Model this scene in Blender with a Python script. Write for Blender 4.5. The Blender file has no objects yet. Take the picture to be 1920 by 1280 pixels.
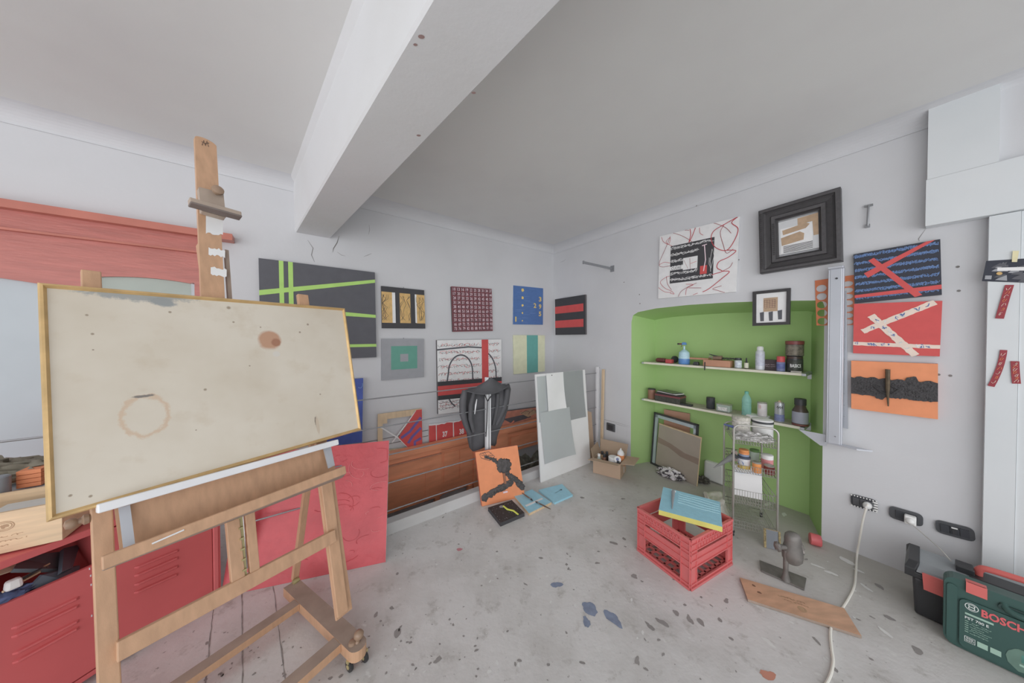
import bpy, math, random
from mathutils import Vector, Matrix
PI = math.pi
sc = bpy.context.scene
COL = sc.collection

# ---------------------------------------------------------------- camera
F_PX, CAM_H, PITCH = 545.0, 1.4, math.atan(7/545.0)
cd = bpy.data.cameras.new('camera'); cam = bpy.data.objects.new('camera', cd); COL.objects.link(cam)
cd.sensor_width = 36; cd.lens = F_PX/1920*36; cd.clip_start = 0.02
cam.location = (0, 0, CAM_H); cam.rotation_euler = (PI/2-PITCH, 0, 0)
sc.camera = cam
# ---------------------------------------------------------------- world, lights, exposure
w = bpy.data.worlds.new('daylight'); sc.world = w; w.use_nodes = True
w.node_tree.nodes['Background'].inputs[0].default_value = (0.93, 0.97, 1.0, 1)
w.node_tree.nodes['Background'].inputs[1].default_value = 0.5
def area(name, loc, rot, sx, sy, power, col=(1, 1, 1)):
    l = bpy.data.lights.new(name, 'AREA'); l.shape = 'RECTANGLE'; l.size = sx; l.size_y = sy
    l.energy = power; l.color = col
    o = bpy.data.objects.new(name, l); COL.objects.link(o); o.location = loc; o.rotation_euler = rot
    return o
area('shopfront_daylight', (0.2, -3.0, 1.3), (PI/2, 0, 0), 7.0, 2.6, 24, (0.97, 0.98, 1.0))
sl = bpy.data.lights.new('depth_fill_sun', 'SUN'); sl.energy = 2.75; sl.angle = math.radians(95); sl.color = (0.98, 0.98, 1.0)  # fill sun added to even out the depth, tilted up to brighten the ceiling
so = bpy.data.objects.new('depth_fill_sun', sl); COL.objects.link(so); so.rotation_euler = (PI/2+0.10, 0, -0.12)
sc.view_settings.view_transform = 'Standard'; sc.view_settings.look = 'None'
sc.view_settings.gamma = 1; sc.view_settings.use_curve_mapping = False
sc.view_settings.exposure = -0.06

# ---------------------------------------------------------------- helpers: where a line of sight meets a real surface
CAM = Vector((0, 0, CAM_H))
cF = Vector((0, math.cos(PITCH), -math.sin(PITCH))); cU = Vector((0, math.sin(PITCH), math.cos(PITCH))); cR = Vector((1, 0, 0))
ZUP = Vector((0, 0, 1))
def V(*a): return Vector(a)
def ray(px, py): return cR*((px-960)/F_PX)+cU*((640-py)/F_PX)+cF
class Plane:
    def __init__(s, o, n): s.o = Vector(o); s.n = Vector(n).normalized()
    def off(s, d): return Plane(s.o+s.n*d, s.n)
    def __call__(s, px, py):
        r = ray(px, py); return CAM+r*((s.o-CAM).dot(s.n)/r.dot(s.n))
def fl(px, py, z=0.0): return Plane((0, 0, z), ZUP)(px, py)
def dirv(vx): return Vector((vx-960, F_PX, 0)).normalized()
DA = dirv(1690)                       # along wall_left, away from the camera
DB = -dirv(575)                       # along wall_right, towards the camera
NA = Vector((DA.y, -DA.x, 0))         # into the room
NB = Vector((DB.y, -DB.x, 0));
B0 = fl(1560, 1019)
if NB.dot(CAM-B0) < 0: NB = -NB
WB = Plane(B0, NB)
# corner: the vertical line of wall_right seen at x=1038
CORN = WB(1038, 640); CORN.z = 0
if NA.dot(CAM-CORN) < 0: NA = -NA
WA = Plane(CORN, NA)
RAILP = Plane(fl(840, 960), NA)
def at(plane, px, z):
    p = plane(px, 640); p.z = z; return p
def mpp(p): return (p.y)/F_PX         # metres per pixel at a point's depth
def cyl_r(p, wpx): return wpx*mpp(p)/2/math.sqrt(1+(p.x/p.y)**2)

# ---------------------------------------------------------------- materials
def lin(c):
    c /= 255.0
    return c/12.92 if c <= 0.04045 else ((c+0.055)/1.055)**2.4
GAIN = 1.3
def rgb(c, g=None):
    g = GAIN if g is None else g
    v = [lin(x)*g for x in c]; L = sum(v)/3
    return tuple(min(0.92, (x*0.82+L*0.18)+0.006) for x in v)+(1,)
MATS = {}
def mat(name, c, rough=0.6, metal=0.0, noise=0.08, scale=6.0, bump=0.0, bscale=60.0, gain=None, alpha=1.0, trans=0.0, stretch=None, spec=None):
    if name in MATS: return MATS[name]
    m = bpy.data.materials.new(name); m.use_nodes = True; nt = m.node_tree; b = nt.nodes['Principled BSDF']
    col = rgb(c, gain)
    b.inputs['Roughness'].default_value = rough; b.inputs['Metallic'].default_value = metal
    if spec is not None: b.inputs['Specular IOR Level'].default_value = spec
    tc = nt.nodes.new('ShaderNodeTexCoord'); mp = nt.nodes.new('ShaderNodeMapping'); nt.links.new(tc.outputs['Object'], mp.inputs[0])
    if stretch: mp.inputs['Scale'].default_value = stretch
    if noise > 0:
        n = nt.nodes.new('ShaderNodeTexNoise'); n.inputs['Scale'].default_value = scale; n.inputs['Detail'].default_value = 5
        nt.links.new(mp.outputs[0], n.inputs['Vector'])
        r = nt.nodes.new('ShaderNodeValToRGB'); nt.links.new(n.outputs['Fac'], r.inputs[0])
        r.color_ramp.elements[0].position = 0.3; r.color_ramp.elements[1].position = 0.7
        r.color_ramp.elements[0].color = tuple(x*(1-noise) for x in col[:3])+(1,)
        r.color_ramp.elements[1].color = tuple(min(1, x*(1+noise)) for x in col[:3])+(1,)
        nt.links.new(r.outputs[0], b.inputs['Base Color'])
    else: b.inputs['Base Color'].default_value = col
    if bump > 0:
        n2 = nt.nodes.new('ShaderNodeTexNoise'); n2.inputs['Scale'].default_value = bscale; n2.inputs['Detail'].default_value = 6
        nt.links.new(mp.outputs[0], n2.inputs['Vector'])
        bp = nt.nodes.new('ShaderNodeBump'); bp.inputs['Strength'].default_value = bump; bp.inputs['Distance'].default_value = 0.01
        nt.links.new(n2.outputs['Fac'], bp.inputs['Height']); nt.links.new(bp.outputs[0], b.inputs['Normal'])
    if alpha < 1: b.inputs['Alpha'].default_value = alpha
    if trans > 0: b.inputs['Transmission Weight'].default_value = trans
    MATS[name] = m
    return m
def ramp_over(nt, prev, fac_socket, lo, hi, color):
    """mix `color` over `prev` where fac goes lo..hi"""
    mr = nt.nodes.new('ShaderNodeMapRange'); mr.inputs[1].default_value = lo; mr.inputs[2].default_value = hi; mr.clamp = True
    nt.links.new(fac_socket, mr.inputs[0])
    mx = nt.nodes.new('ShaderNodeMix'); mx.data_type = 'RGBA'
    nt.links.new(mr.outputs[0], mx.inputs[0]); nt.links.new(prev, mx.inputs[6]); mx.inputs[7].default_value = color
    return mx.outputs[2]
def noise_node(nt, vec, scale, detail=6, rough=0.6):
    n = nt.nodes.new('ShaderNodeTexNoise'); n.inputs['Scale'].default_value = scale; n.inputs['Detail'].default_value = detail
    n.inputs['Roughness'].default_value = rough; nt.links.new(vec, n.inputs['Vector']); return n.outputs['Fac']
def math_node(nt, op, a, b=None):
    n = nt.nodes.new('ShaderNodeMath'); n.operation = op
    for i, x in enumerate((a, b)):
        if x is None: continue
        if isinstance(x, (int, float)): n.inputs[i].default_value = x
        else: nt.links.new(x, n.inputs[i])
    return n.outputs[0]

# ---------------------------------------------------------------- mesh builder
class MB:
    def __init__(s): s.v = []; s.f = []; s.mi = []; s.sm = []; s.mats = []; s.uv = {}
    def slot(s, m):
        if m not in s.mats: s.mats.append(m)
        return s.mats.index(m)
    def add(s, vs, fs, m, smooth=False, uvs=None):
        b = len(s.v); k = s.slot(m); s.v += [Vector(x) for x in vs]
        for i, f in enumerate(fs):
            if uvs and uvs[i]: s.uv[len(s.f)] = uvs[i]
            s.f.append([b+j for j in f]); s.mi.append(k); s.sm.append(smooth)
        return s
    def box(s, c, d, m, ax=(V(1, 0, 0), V(0, 1, 0), V(0, 0, 1)), taper=0):
        c = Vector(c); vs = []
        for z in (-1, 1):
            t = 1-taper if z > 0 else 1
            for x, y in ((-1, -1), (1, -1), (1, 1), (-1, 1)):
                vs.append(c+ax[0]*(x*d[0]/2*t)+ax[1]*(y*d[1]/2*t)+ax[2]*(z*d[2]/2))
        return s.add(vs, [(3, 2, 1, 0), (4, 5, 6, 7), (0, 1, 5, 4), (1, 2, 6, 5), (2, 3, 7, 6), (3, 0, 4, 7)], m)
    def bar(s, p, q, w, h, m, up=ZUP):
        """beam from p to q, w across, h along up"""
        p = Vector(p); q = Vector(q); a = (q-p); L = a.length; a.normalize(); sd = a.cross(up).normalized(); u = sd.cross(a).normalized()
        return s.box((p+q)/2, (L, w, h), m, (a, sd, u))
    def prism(s, pts, ext, m, mside=None, uv=True):
        """planar polygon pts extruded by the vector ext"""
        pts = [Vector(p) for p in pts]; n = len(pts); ext = Vector(ext)
        back = [p+ext for p in pts]
        uvs = None
        if n == 4: uvs = [[(0, 1), (1, 1), (1, 0), (0, 0)]]
        s.add(pts, [tuple(range(n))], m, uvs=uvs)
        k = mside or m
        s.add(pts+back, [tuple(range(2*n-1, n-1, -1))]+[(i, i+n, (i+1) % n+n, (i+1) % n) for i in range(n)], k)
        return s
    def tube(s, pts, r, m, n=8, closed=False, caps=True, squash=1.0):
        pts = [Vector(p) for p in pts]; N = len(pts); rs = r if isinstance(r, (list, tuple)) else [r]*N
        vs = []; prev = None
        for i, p in enumerate(pts):
            if closed: t = pts[(i+1) % N]-pts[i-1]
            else: t = pts[min(i+1, N-1)]-pts[max(i-1, 0)]
            if t.length < 1e-9: t = Vector((0, 0, 1))
            t.normalize()
            if prev is None:
                a = Vector((0, 0, 1)) if abs(t.z) < 0.9 else Vector((1, 0, 0)); sd = t.cross(a).normalized()
            else:
                sd = (prev-t*prev.dot(t))
                if sd.length < 1e-6: sd = t.cross(Vector((0.3, 0.5, 0.8)))
                sd.normalize()
            prev = sd; up = t.cross(sd)
            for k in range(n):
                an = 2*PI*k/n; vs.append(p+sd*(math.cos(an)*rs[i])+up*(math.sin(an)*rs[i]*squash))
        fs = []
        for i in range(N if closed else N-1):
            j = (i+1) % N
            for k in range(n): fs.append((i*n+k, i*n+(k+1) % n, j*n+(k+1) % n, j*n+k))
        if not closed and caps: fs += [tuple(range(n-1, -1, -1)), tuple((N-1)*n+k for k in range(n))]
        return s.add(vs, fs, m, True)
    def lathe(s, base, prof, m, axis=ZUP, n=28, side=None):
        """prof: list of (r, h) along axis from base"""
        base = Vector(base); axis = Vector(axis).normalized()
        a = Vector((1, 0, 0)) if abs(axis.z) > 0.9 else ZUP
        sx = axis.cross(a).normalized(); sy = axis.cross(sx)
        vs = []
        for r, h in prof:
            for k in range(n):
                an = 2*PI*k/n; vs.append(base+axis*h+sx*(r*math.cos(an))+sy*(r*math.sin(an)))
        fs = []
        for i in range(len(prof)-1):
            for k in range(n): fs.append((i*n+k, i*n+(k+1) % n, (i+1)*n+(k+1) % n, (i+1)*n+k))
        if prof[0][0] > 1e-5: fs.append(tuple(range(n-1, -1, -1)))
        if prof[-1][0] > 1e-5: fs.append(tuple((len(prof)-1)*n+k for k in range(n)))
        return s.add(vs, fs, m, True)
    def blob(s, c, d, m, seed=0, amp=0.15, freq=3.0, n=14, ax=(V(1, 0, 0), V(0, 1, 0), V(0, 0, 1)), flat=False):
        from mathutils import noise as mn
        c = Vector(c); vs = []; R = n
        for i in range(R+1):
            th = PI*i/R
            for k in range(2*R):
                ph = PI*k/R; u = Vector((math.sin(th)*math.cos(ph), math.sin(th)*math.sin(ph), math.cos(th)))
                q = 1+amp*mn.noise(u*freq+Vector((seed*7.3, seed*1.7, seed)))*2
                z = u.z*q
                if flat and z < -0.55: z = -0.55
                vs.append(c+ax[0]*(u.x*q*d[0]/2)+ax[1]*(u.y*q*d[1]/2)+ax[2]*(z*d[2]/2))
        fs = []
        for i in range(R):
            for k in range(2*R): fs.append((i*2*R+k, (i+1)*2*R+k, (i+1)*2*R+(k+1) % (2*R), i*2*R+(k+1) % (2*R)))
        return s.add(vs, fs, m, True)
    def build(s, name, parent=None, loc=None, bevel=0, subd=0):
        if parent is not None: loc = ORG[parent.name]
        if loc is None: loc = Vector((0, 0, 0))
        loc = Vector(loc)
        me = bpy.data.meshes.new(name); me.from_pydata([tuple(p-loc) for p in s.v], [], s.f)
        for m in s.mats: me.materials.append(m)
        for i, p in enumerate(me.polygons): p.material_index = s.mi[i]; p.use_smooth = s.sm[i]
        if s.uv:
            ul = me.uv_layers.new(name='UVMap')
            for fi, uvs in s.uv.items():
                p = me.polygons[fi]
                for li, uv in zip(p.loop_indices, uvs): ul.data[li].uv = uv
        me.update()
        if any(s.sm) and not all(s.sm): pass
        o = bpy.data.objects.new(name, me); COL.objects.link(o)
        if parent is not None: o.parent = parent; ORG[o.name] = loc
        else: o.location = loc; ORG[o.name] = loc
        if bevel:
            md = o.modifiers.new('bevel', 'BEVEL'); md.width = bevel; md.segments = 2; md.limit_method = 'ANGLE'; md.angle_limit = math.radians(40)
        if subd:
            md = o.modifiers.new('sub', 'SUBSURF'); md.levels = subd; md.render_levels = subd
        if any(s.sm):
            try:
                es = o.modifiers.new('split', 'EDGE_SPLIT'); es.split_angle = math.radians(42)
            except Exception: pass
        return o
ORG = {}
def tag(o, label, cat, group=None, kind=None):
    o['label'] = label; o['category'] = cat
    if group: o['group'] = group
    if kind: o['kind'] = kind
    return o
def thing(name, label, cat, loc, group=None):
    o = bpy.data.objects.new(name, None); COL.objects.link(o); o.empty_display_size = 0.05
    o.location = loc; ORG[o.name] = Vector(loc); return tag(o, label, cat, group)
def struct(mb, name, bevel=0):
    o = mb.build(name, bevel=bevel); o['kind'] = 'structure'; return o

def text_geo(body, bold=0.0):
    """a line of lettering as a flat 2-D mesh of height 1, from Blender's own font"""
    cu = bpy.data.curves.new('t', 'FONT'); cu.body = body; cu.offset = bold; cu.resolution_u = 2
    ob = bpy.data.objects.new('t', cu); COL.objects.link(ob)
    dg = bpy.context.evaluated_depsgraph_get(); me = ob.evaluated_get(dg).to_mesh()
    vs = [(v.co.x, v.co.y) for v in me.vertices]; fs = [tuple(p.vertices) for p in me.polygons]
    ob.evaluated_get(dg).to_mesh_clear(); bpy.data.objects.remove(ob); bpy.data.curves.remove(cu)
    x0 = min(v[0] for v in vs); x1 = max(v[0] for v in vs); y0 = min(v[1] for v in vs); y1 = max(v[1] for v in vs)
    return [((x-x0)/(x1-x0), (y-y0)/(y1-y0)) for x, y in vs], fs

class Board(MB):
    """a slab whose front is the quad tl,tr,br,bl; patterns are painted on the front in 0..1 coordinates (x right, y down)"""
    def __init__(s, tl, tr, br, bl, th, m, mside=None, back=None):
        super().__init__(); s.q = [Vector(p) for p in (tl, tr, br, bl)]
        s.n = (s.q[1]-s.q[0]).cross(s.q[3]-s.q[0]).normalized()
        if s.n.dot(CAM-s.q[0]) < 0: s.n = -s.n
        s.W = ((s.q[1]-s.q[0]).length+(s.q[2]-s.q[3]).length)/2; s.H = ((s.q[3]-s.q[0]).length+(s.q[2]-s.q[1]).length)/2
        s.th = th; s.k = 0
        if m: s.prism(s.q, -s.n*th, m, mside)
    def P(s, x, y, o=0.0):
        a = s.q[0].lerp(s.q[1], x); b = s.q[3].lerp(s.q[2], x); return a.lerp(b, y)+s.n*o
    def lay(s): s.k += 1; return 0.0006+0.00035*min(s.k, 9)
    def poly(s, pts, m, o=None):
        o = s.lay() if o is None else o
        s.add([s.P(x, y, o) for x, y in pts], [tuple(range(len(pts)))], m); return s
    def rect(s, x0, y0, x1, y1, m, o=None): return s.poly([(x0, y0), (x1, y0), (x1, y1), (x0, y1)], m, o)
    def relief(s, x0, y0, x1, y1, h, m):
        return s.prism([s.P(x0, y0, h), s.P(x1, y0, h), s.P(x1, y1, h), s.P(x0, y1, h)], -s.n*h, m)
    def stroke(s, pts, wd, m, o=None, jag=0, rng=None):
        """pts in 0..1, wd in metres"""
        o = s.lay() if o is None else o
        P = [s.P(x, y, o) for x, y in pts]; n = len(P); vs = []
        for i in range(n):
            t = P[min(i+1, n-1)]-P[max(i-1, 0)]
            if t.length < 1e-9: t = s.q[1]-s.q[0]
            t.normalize(); sd = s.n.cross(t)
            ww = wd[i] if isinstance(wd, (list, tuple)) else wd
            if jag and rng: a, b = ww/2*(1+rng.uniform(-jag, jag)), ww/2*(1+rng.uniform(-jag, jag))
            else: a = b = ww/2
            vs += [P[i]+sd*a, P[i]-sd*b]
        s.add(vs, [(2*i, 2*i+1, 2*i+3, 2*i+2) for i in range(n-1)], m); return s
    def disc(s, x, y, r, m, o=None, n=16, ry=None, seed=None, amp=0.0):
        o = s.lay() if o is None else o
        rng = random.Random(seed); pts = []
        for k in range(n):
            q = 1+(rng.uniform(-amp, amp) if seed is not None else 0)
            pts.append((x+r/s.W*q*math.cos(2*PI*k/n), y+(ry or r)/s.H*q*math.sin(2*PI*k/n)))
        return s.poly(pts, m, o)
    def text(s, body, x0, y0, x1, y1, m, bold=0.0, o=None):
        o = s.lay() if o is None else o
        vs, fs = text_geo(body, bold)
        s.add([s.P(x0+(x1-x0)*x, y1+(y0-y1)*y, o) for x, y in vs], fs, m); return s
    def scrawl(s, x0, y0, x1, y1, m, wd, rng, step=0.012, o=None, loops=1.0):
        """a line of illegible handwriting from x0 to x1 between y0 and y1"""
        o = s.lay() if o is None else o
        x = x0; pts = []
        while x < x1:
            L = rng.randint(5, 14); pts = []; yb = (y0+y1)/2; h = (y1-y0)/2; ph = rng.uniform(0, 6)
            for k in range(L*2):
                pts.append((x+loops*step*0.8*math.sin(ph*1.7+k*1.3), yb+h*math.sin(ph+k*rng.uniform(0.9, 1.5))*rng.uniform(0.3, 1)))
                x += step*0.5
                if x > x1: break
            if len(pts) > 2: s.stroke(pts, wd, m, o)
            x += step*rng.uniform(0.2, 1.2)
        return s
# ================================================================ MATERIALS
def stucco(name, c, patch, spots=0.0, rough=0.85, bump=0.12, g=None):
    m = bpy.data.materials.new(name); m.use_nodes = True; nt = m.node_tree; b = nt.nodes['Principled BSDF']
    b.inputs['Roughness'].default_value = rough; b.inputs['Specular IOR Level'].default_value = 0.25
    tc = nt.nodes.new('ShaderNodeTexCoord'); vec = tc.outputs['Object']
    base = nt.nodes.new('ShaderNodeRGB'); base.outputs[0].default_value = rgb(c, g)
    out = ramp_over(nt, base.outputs[0], noise_node(nt, vec, 1.3, 3), 0.42, 0.75, rgb(patch, g))
    n = noise_node(nt, vec, 22, 8)
    bp = nt.nodes.new('ShaderNodeBump'); bp.inputs['Strength'].default_value = bump; bp.inputs['Distance'].default_value = 0.012
    nt.links.new(n, bp.inputs['Height']); nt.links.new(bp.outputs[0], b.inputs['Normal'])
    nt.links.new(out, b.inputs['Base Color']); return m
M_wall = stucco('white_plaster', (196, 197, 200), (189, 190, 193))
M_ceil = stucco('ceiling_plaster', (202, 202, 200), (197, 196, 195), bump=0.08)
M_beam = stucco('beam_plaster', (202, 203, 205), (196, 196, 196))
M_green = stucco('lime_green_paint', (158, 194, 118), (152, 187, 112))
M_kerb = stucco('kerb_plaster', (190, 190, 190), (170, 168, 166))
M_trim = stucco('white_gloss_paint', (204, 208, 210), (194, 200, 203), rough=0.5, bump=0.04)
M_crack = mat('crack', (120, 116, 114), 0.9, noise=0.2)
def concrete():
    m = bpy.data.materials.new('worn_concrete'); m.use_nodes = True; nt = m.node_tree; b = nt.nodes['Principled BSDF']
    b.inputs['Roughness'].default_value = 0.7; b.inputs['Specular IOR Level'].default_value = 0.3
    tc = nt.nodes.new('ShaderNodeTexCoord'); vec = tc.outputs['Object']
    base = nt.nodes.new('ShaderNodeRGB'); base.outputs[0].default_value = rgb((200, 198, 197))
    out = ramp_over(nt, base.outputs[0], noise_node(nt, vec, 2.2, 5, 0.65), 0.44, 0.7, rgb((180, 177, 174)))
    out = ramp_over(nt, out, noise_node(nt, vec, 9, 7, 0.7), 0.56, 0.7, rgb((168, 164, 160)))
    out = ramp_over(nt, out, noise_node(nt, vec, 45, 4, 0.6), 0.66, 0.74, rgb((140, 136, 134)))
    out = ramp_over(nt, out, noise_node(nt, vec, 14.5, 3, 0.5), 0.68, 0.74, rgb((205, 204, 202)))
    # a darker olive-brown band along wall_right and in the niche
    sp = nt.nodes.new('ShaderNodeVectorMath'); sp.operation = 'DOT_PRODUCT'; nt.links.new(vec, sp.inputs[0]); sp.inputs[1].default_value = tuple(NB)
    d = math_node(nt, 'SUBTRACT', sp.outputs['Value'], NB.dot(B0))
    d = math_node(nt, 'ADD', d, math_node(nt, 'MULTIPLY', noise_node(nt, vec, 1.7, 4), 0.5))
    mr = nt.nodes.new('ShaderNodeMapRange'); mr.inputs[1].default_value = 1.15; mr.inputs[2].default_value = 0.35; mr.inputs[3].default_value = 0; mr.inputs[4].default_value = 0.75
    nt.links.new(d, mr.inputs[0])
    mx = nt.nodes.new('ShaderNodeMix'); mx.data_type = 'RGBA'; nt.links.new(mr.outputs[0], mx.inputs[0]); nt.links.new(out, mx.inputs[6]); mx.inputs[7].default_value = rgb((162, 158, 148))
    nt.links.new(mx.outputs[2], b.inputs['Base Color'])
    bp = nt.nodes.new('ShaderNodeBump'); bp.inputs['Strength'].default_value = 0.25; bp.inputs['Distance'].default_value = 0.008
    nt.links.new(noise_node(nt, vec, 30, 8), bp.inputs['Height']); nt.links.new(bp.outputs[0], b.inputs['Normal'])
    return m
M_floor = concrete()
M_dark = mat('dark_olive', (70, 70, 58), 0.9)
M_orange = mat('orange_gloss_paint', (252, 138, 88), 0.42, noise=0.1, scale=4, bump=0.15, bscale=30, stretch=(1, 1, 6))
M_orange2 = mat('brown_orange_edge', (176, 116, 88), 0.6, noise=0.15, scale=9)  # browner orange for the strip along the cornice's lower edge
M_redframe = mat('brick_red_gloss_paint', (180, 96, 84), 0.3, noise=0.12, scale=5, bump=0.12, bscale=14, stretch=(1, 1, 7))
M_redframe2 = mat('brick_red_cornice', (184, 100, 80), 0.4, noise=0.08)
M_pane = mat('pale_green_glass', (150, 160, 150), 0.15, noise=0.04)
M_panew = mat('whitened_glass', (172, 182, 188), 0.5, noise=0.06, scale=2)
M_steel = mat('grey_steel', (140, 142, 146), 0.35, 0.6)
M_white = mat('white_paint', (214, 215, 218), 0.5, noise=0.05)
M_black = mat('black_plastic', (52, 52, 56), 0.45, noise=0.05)
M_blackp = mat('black_paint', (62, 62, 66), 0.6, noise=0.06)
M_oak = mat('varnished_beech', (188, 144, 106), 0.45, noise=0.10, scale=5, bump=0.05, stretch=(9, 9, 1.2))
M_oakd = mat('dusty_beech_top', (150, 130, 115), 0.7, noise=0.12, scale=12)
M_oakl = mat('pale_wood', (205, 178, 140), 0.6, noise=0.1, scale=6, stretch=(6, 6, 1.5))
M_gold = mat('gilt_wood', (196, 160, 98), 0.32, 0.35, noise=0.14, scale=20)
M_redm = mat('red_enamel', (204, 80, 82), 0.4, noise=0.07, scale=3)
M_redl = mat('red_enamel_lip', (212, 96, 98), 0.4, noise=0.05)
M_card = mat('brown_cardboard', (178, 150, 124), 0.8, noise=0.06)
M_card2 = mat('cardboard_inside', (158, 134, 110), 0.85, noise=0.06)
M_paper = mat('white_paper', (226, 227, 230), 0.6, noise=0.02)
M_crate = mat('red_crate_plastic', (206, 92, 92), 0.4, noise=0.06)
M_knob = mat('turned_knob', (146, 118, 94), 0.35, noise=0.12)

# ================================================================ SETTING
CZ = 2.68            # ceiling height
BACK = -1.3          # where the shopfront opening behind the camera begins
LFAR = WA(-260, 640); LFAR.z = 0
def alongA(p, t, off=0): return p+DA*t+NA*off
A_END = CORN-DA*5.2
B_END = CORN+DB*5.6
# floor (kerb line to beyond wall_right)
kl = RAILP(1038, 640)*1.0
k0 = fl(840, 960); K_R = None
# kerb line meets wall_right
tt = (B0-k0).dot(NB)/DA.dot(NB); K_R = k0+DA*tt; K_R.z = 0
K_L = k0-DA*((k0-RAILP(455, 900)).dot(DA)); K_L.z = 0
A_S = K_L-NA*((K_L-CORN).dot(NA)); A_S.z = 0
mb = MB()
out = 0.5
pts = [A_S, K_L, K_R, K_R-NB*out, B_END-NB*out+DB*0.3, V(B_END.x-0.5, BACK-0.3, 0), V(A_END.x-1, BACK-0.3, 0), V(A_END.x-1, A_END.y, 0)]
mb.prism(pts, V(0, 0, -0.2), M_floor)
def spot(mb, px, py, r, m, seed, el=1.0, ang=0.0, z=0.0012):
    rng = random.Random(seed); c = fl(px, py); n = 18; vs = []
    qs = [1+rng.uniform(-0.6, 0.5) for k in range(n)]; qs = [(qs[k-1]+qs[k]+qs[(k+1) % n])/3 for k in range(n)]
    for k in range(n):
        a = 2*PI*k/n; q = qs[k]; x = r*el*q*math.cos(a); y = r*q*math.sin(a)
        vs.append(V(c.x+x*math.cos(ang)-y*math.sin(ang), c.y+x*math.sin(ang)+y*math.cos(ang), z))
    mb.add(vs, [tuple(range(n))], m)
M_blot = mat('blue_paint_blot', (120, 132, 158), 0.6, noise=0.15, scale=30)
M_speck = mat('dark_paint_speck', (140, 135, 133), 0.8, noise=0.1)
M_pale = mat('pale_scuff', (206, 206, 204), 0.8, noise=0.05)
spot(mb, 1104, 1140, 0.042, M_blot, 3, 0.9, 1.2); spot(mb, 1044, 1096, 0.024, M_blot, 4, 1.3, 0.6); spot(mb, 1150, 1158, 0.026, M_blot, 5, 1.8, 2.0)
spot(mb, 1100, 1165, 0.02, M_blot, 8, 1.6, 1.5); spot(mb, 1440, 1265, 0.02, mat('salmon_speck', (196, 128, 104), 0.7), 6, 1.4)
spot(mb, 862, 1030, 0.014, mat('pink_speck', (190, 120, 128), 0.7), 9, 1.8)
rs = random.Random(11)
for px, py, r in ((1268, 1148, .018), (1294, 1162, .016), (1314, 1166, .017), (1350, 1162, .014), (1240, 1166, .02), (1284, 1134, .012), (1190, 1080, .02), (1120, 1055, .012),
                  (1150, 1018, .02), (1170, 1010, .014), (1092, 933, .02), (1168, 935, .015), (1062, 1058, .012), (745, 1075, .012), (735, 1140, .014), (705, 1152, .012),
                  (746, 1186, .02), (820, 1238, .016), (1014, 1046, .01), (1218, 1174, .018), (1362, 1126, .014), (860, 1020, .008), (1066, 1066, .008), (1195, 1238, .014), (985, 1095, .009), (1540, 1132, .014), (1530, 1200, .012), (1650, 1100, .016), (1668, 1158, .02), (1720, 1220, .018)):
    spot(mb, px, py, r*.7, M_speck, px, rs.uniform(1.1, 2.4), rs.uniform(0, 3))
for i in range(130):
    px = rs.uniform(740, 1640); py = rs.uniform(950, 1275); spot(mb, px, py, rs.uniform(.002, .007), M_speck if rs.random() < .6 else M_pale, i+50, rs.uniform(1, 2), rs.uniform(0, 3))
for i in range(60):
    px = rs.uniform(380, 900); py = rs.uniform(1160, 1275); spot(mb, px, py, rs.uniform(.002, .006), M_speck, i+250, rs.uniform(1, 2), rs.uniform(0, 3))
for px, py, r in ((1440, 1203, .02), (1590, 1052, .035), (1622, 1100, .02), (1560, 1075, .022), (1660, 1185, .02), (1470, 1040, .018), (1440, 945, .03), (1470, 965, .025), (1610, 1070, .02), (1530, 1060, .02)):
    spot(mb, px, py, r*.6, M_pale, px, rs.uniform(1.3, 2.8), rs.uniform(0, 3))
# plank-like seams in the floor at the left
dj = V(0.68, -0.73, 0)
M_seam = mat('floor_seam', (136, 132, 130), 0.9, noise=0.3, scale=40)
for px, py in ((513, 1103), (454, 1120), (400, 1140)):
    p = fl(px, py, 0.0013)
    p = p-dj*0.25; L = 1.3; n = 40; vs = []; pd = V(dj.y, -dj.x, 0); rr = random.Random(px)
    for k in range(n+1):
        c = p+dj*(L*k/n)+pd*rr.uniform(-.0015, .0015); ww = rr.uniform(.0008, .003); vs += [c+pd*ww, c-pd*ww]
    mb.add(vs, [(2*k, 2*k+1, 2*k+3, 2*k+2) for k in range(n)], M_seam)
struct(mb, 'floor')
# stairwell floor beyond the kerb, and the kerb itself
mb = MB(); sw = -0.6
mb.prism([V(K_L.x, K_L.y, sw), V(K_R.x, K_R.y, sw), V(CORN.x, CORN.y, sw)+DA*.3, V(A_S.x, A_S.y, sw)], V(0, 0, -.05), M_dark)
mb.bar(K_L-DA*.03+V(0, 0, -.31), A_S-DA*.03+V(0, 0, -.31), .06, .58, M_kerb)
struct(mb, 'floor_stairwell')
mb = MB(); mb.bar(K_L+NA*-0.04+V(0, 0, -0.06), K_R+NA*-0.04+V(0, 0, -0.06), 0.08, 0.28, M_kerb)
mb.bar(K_L-NA*0.04+V(0, 0, -0.4), K_R-NA*0.04+V(0, 0, -0.4), 0.07, 0.4, M_kerb)
struct(mb, 'trim_1', 0.006)
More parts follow.
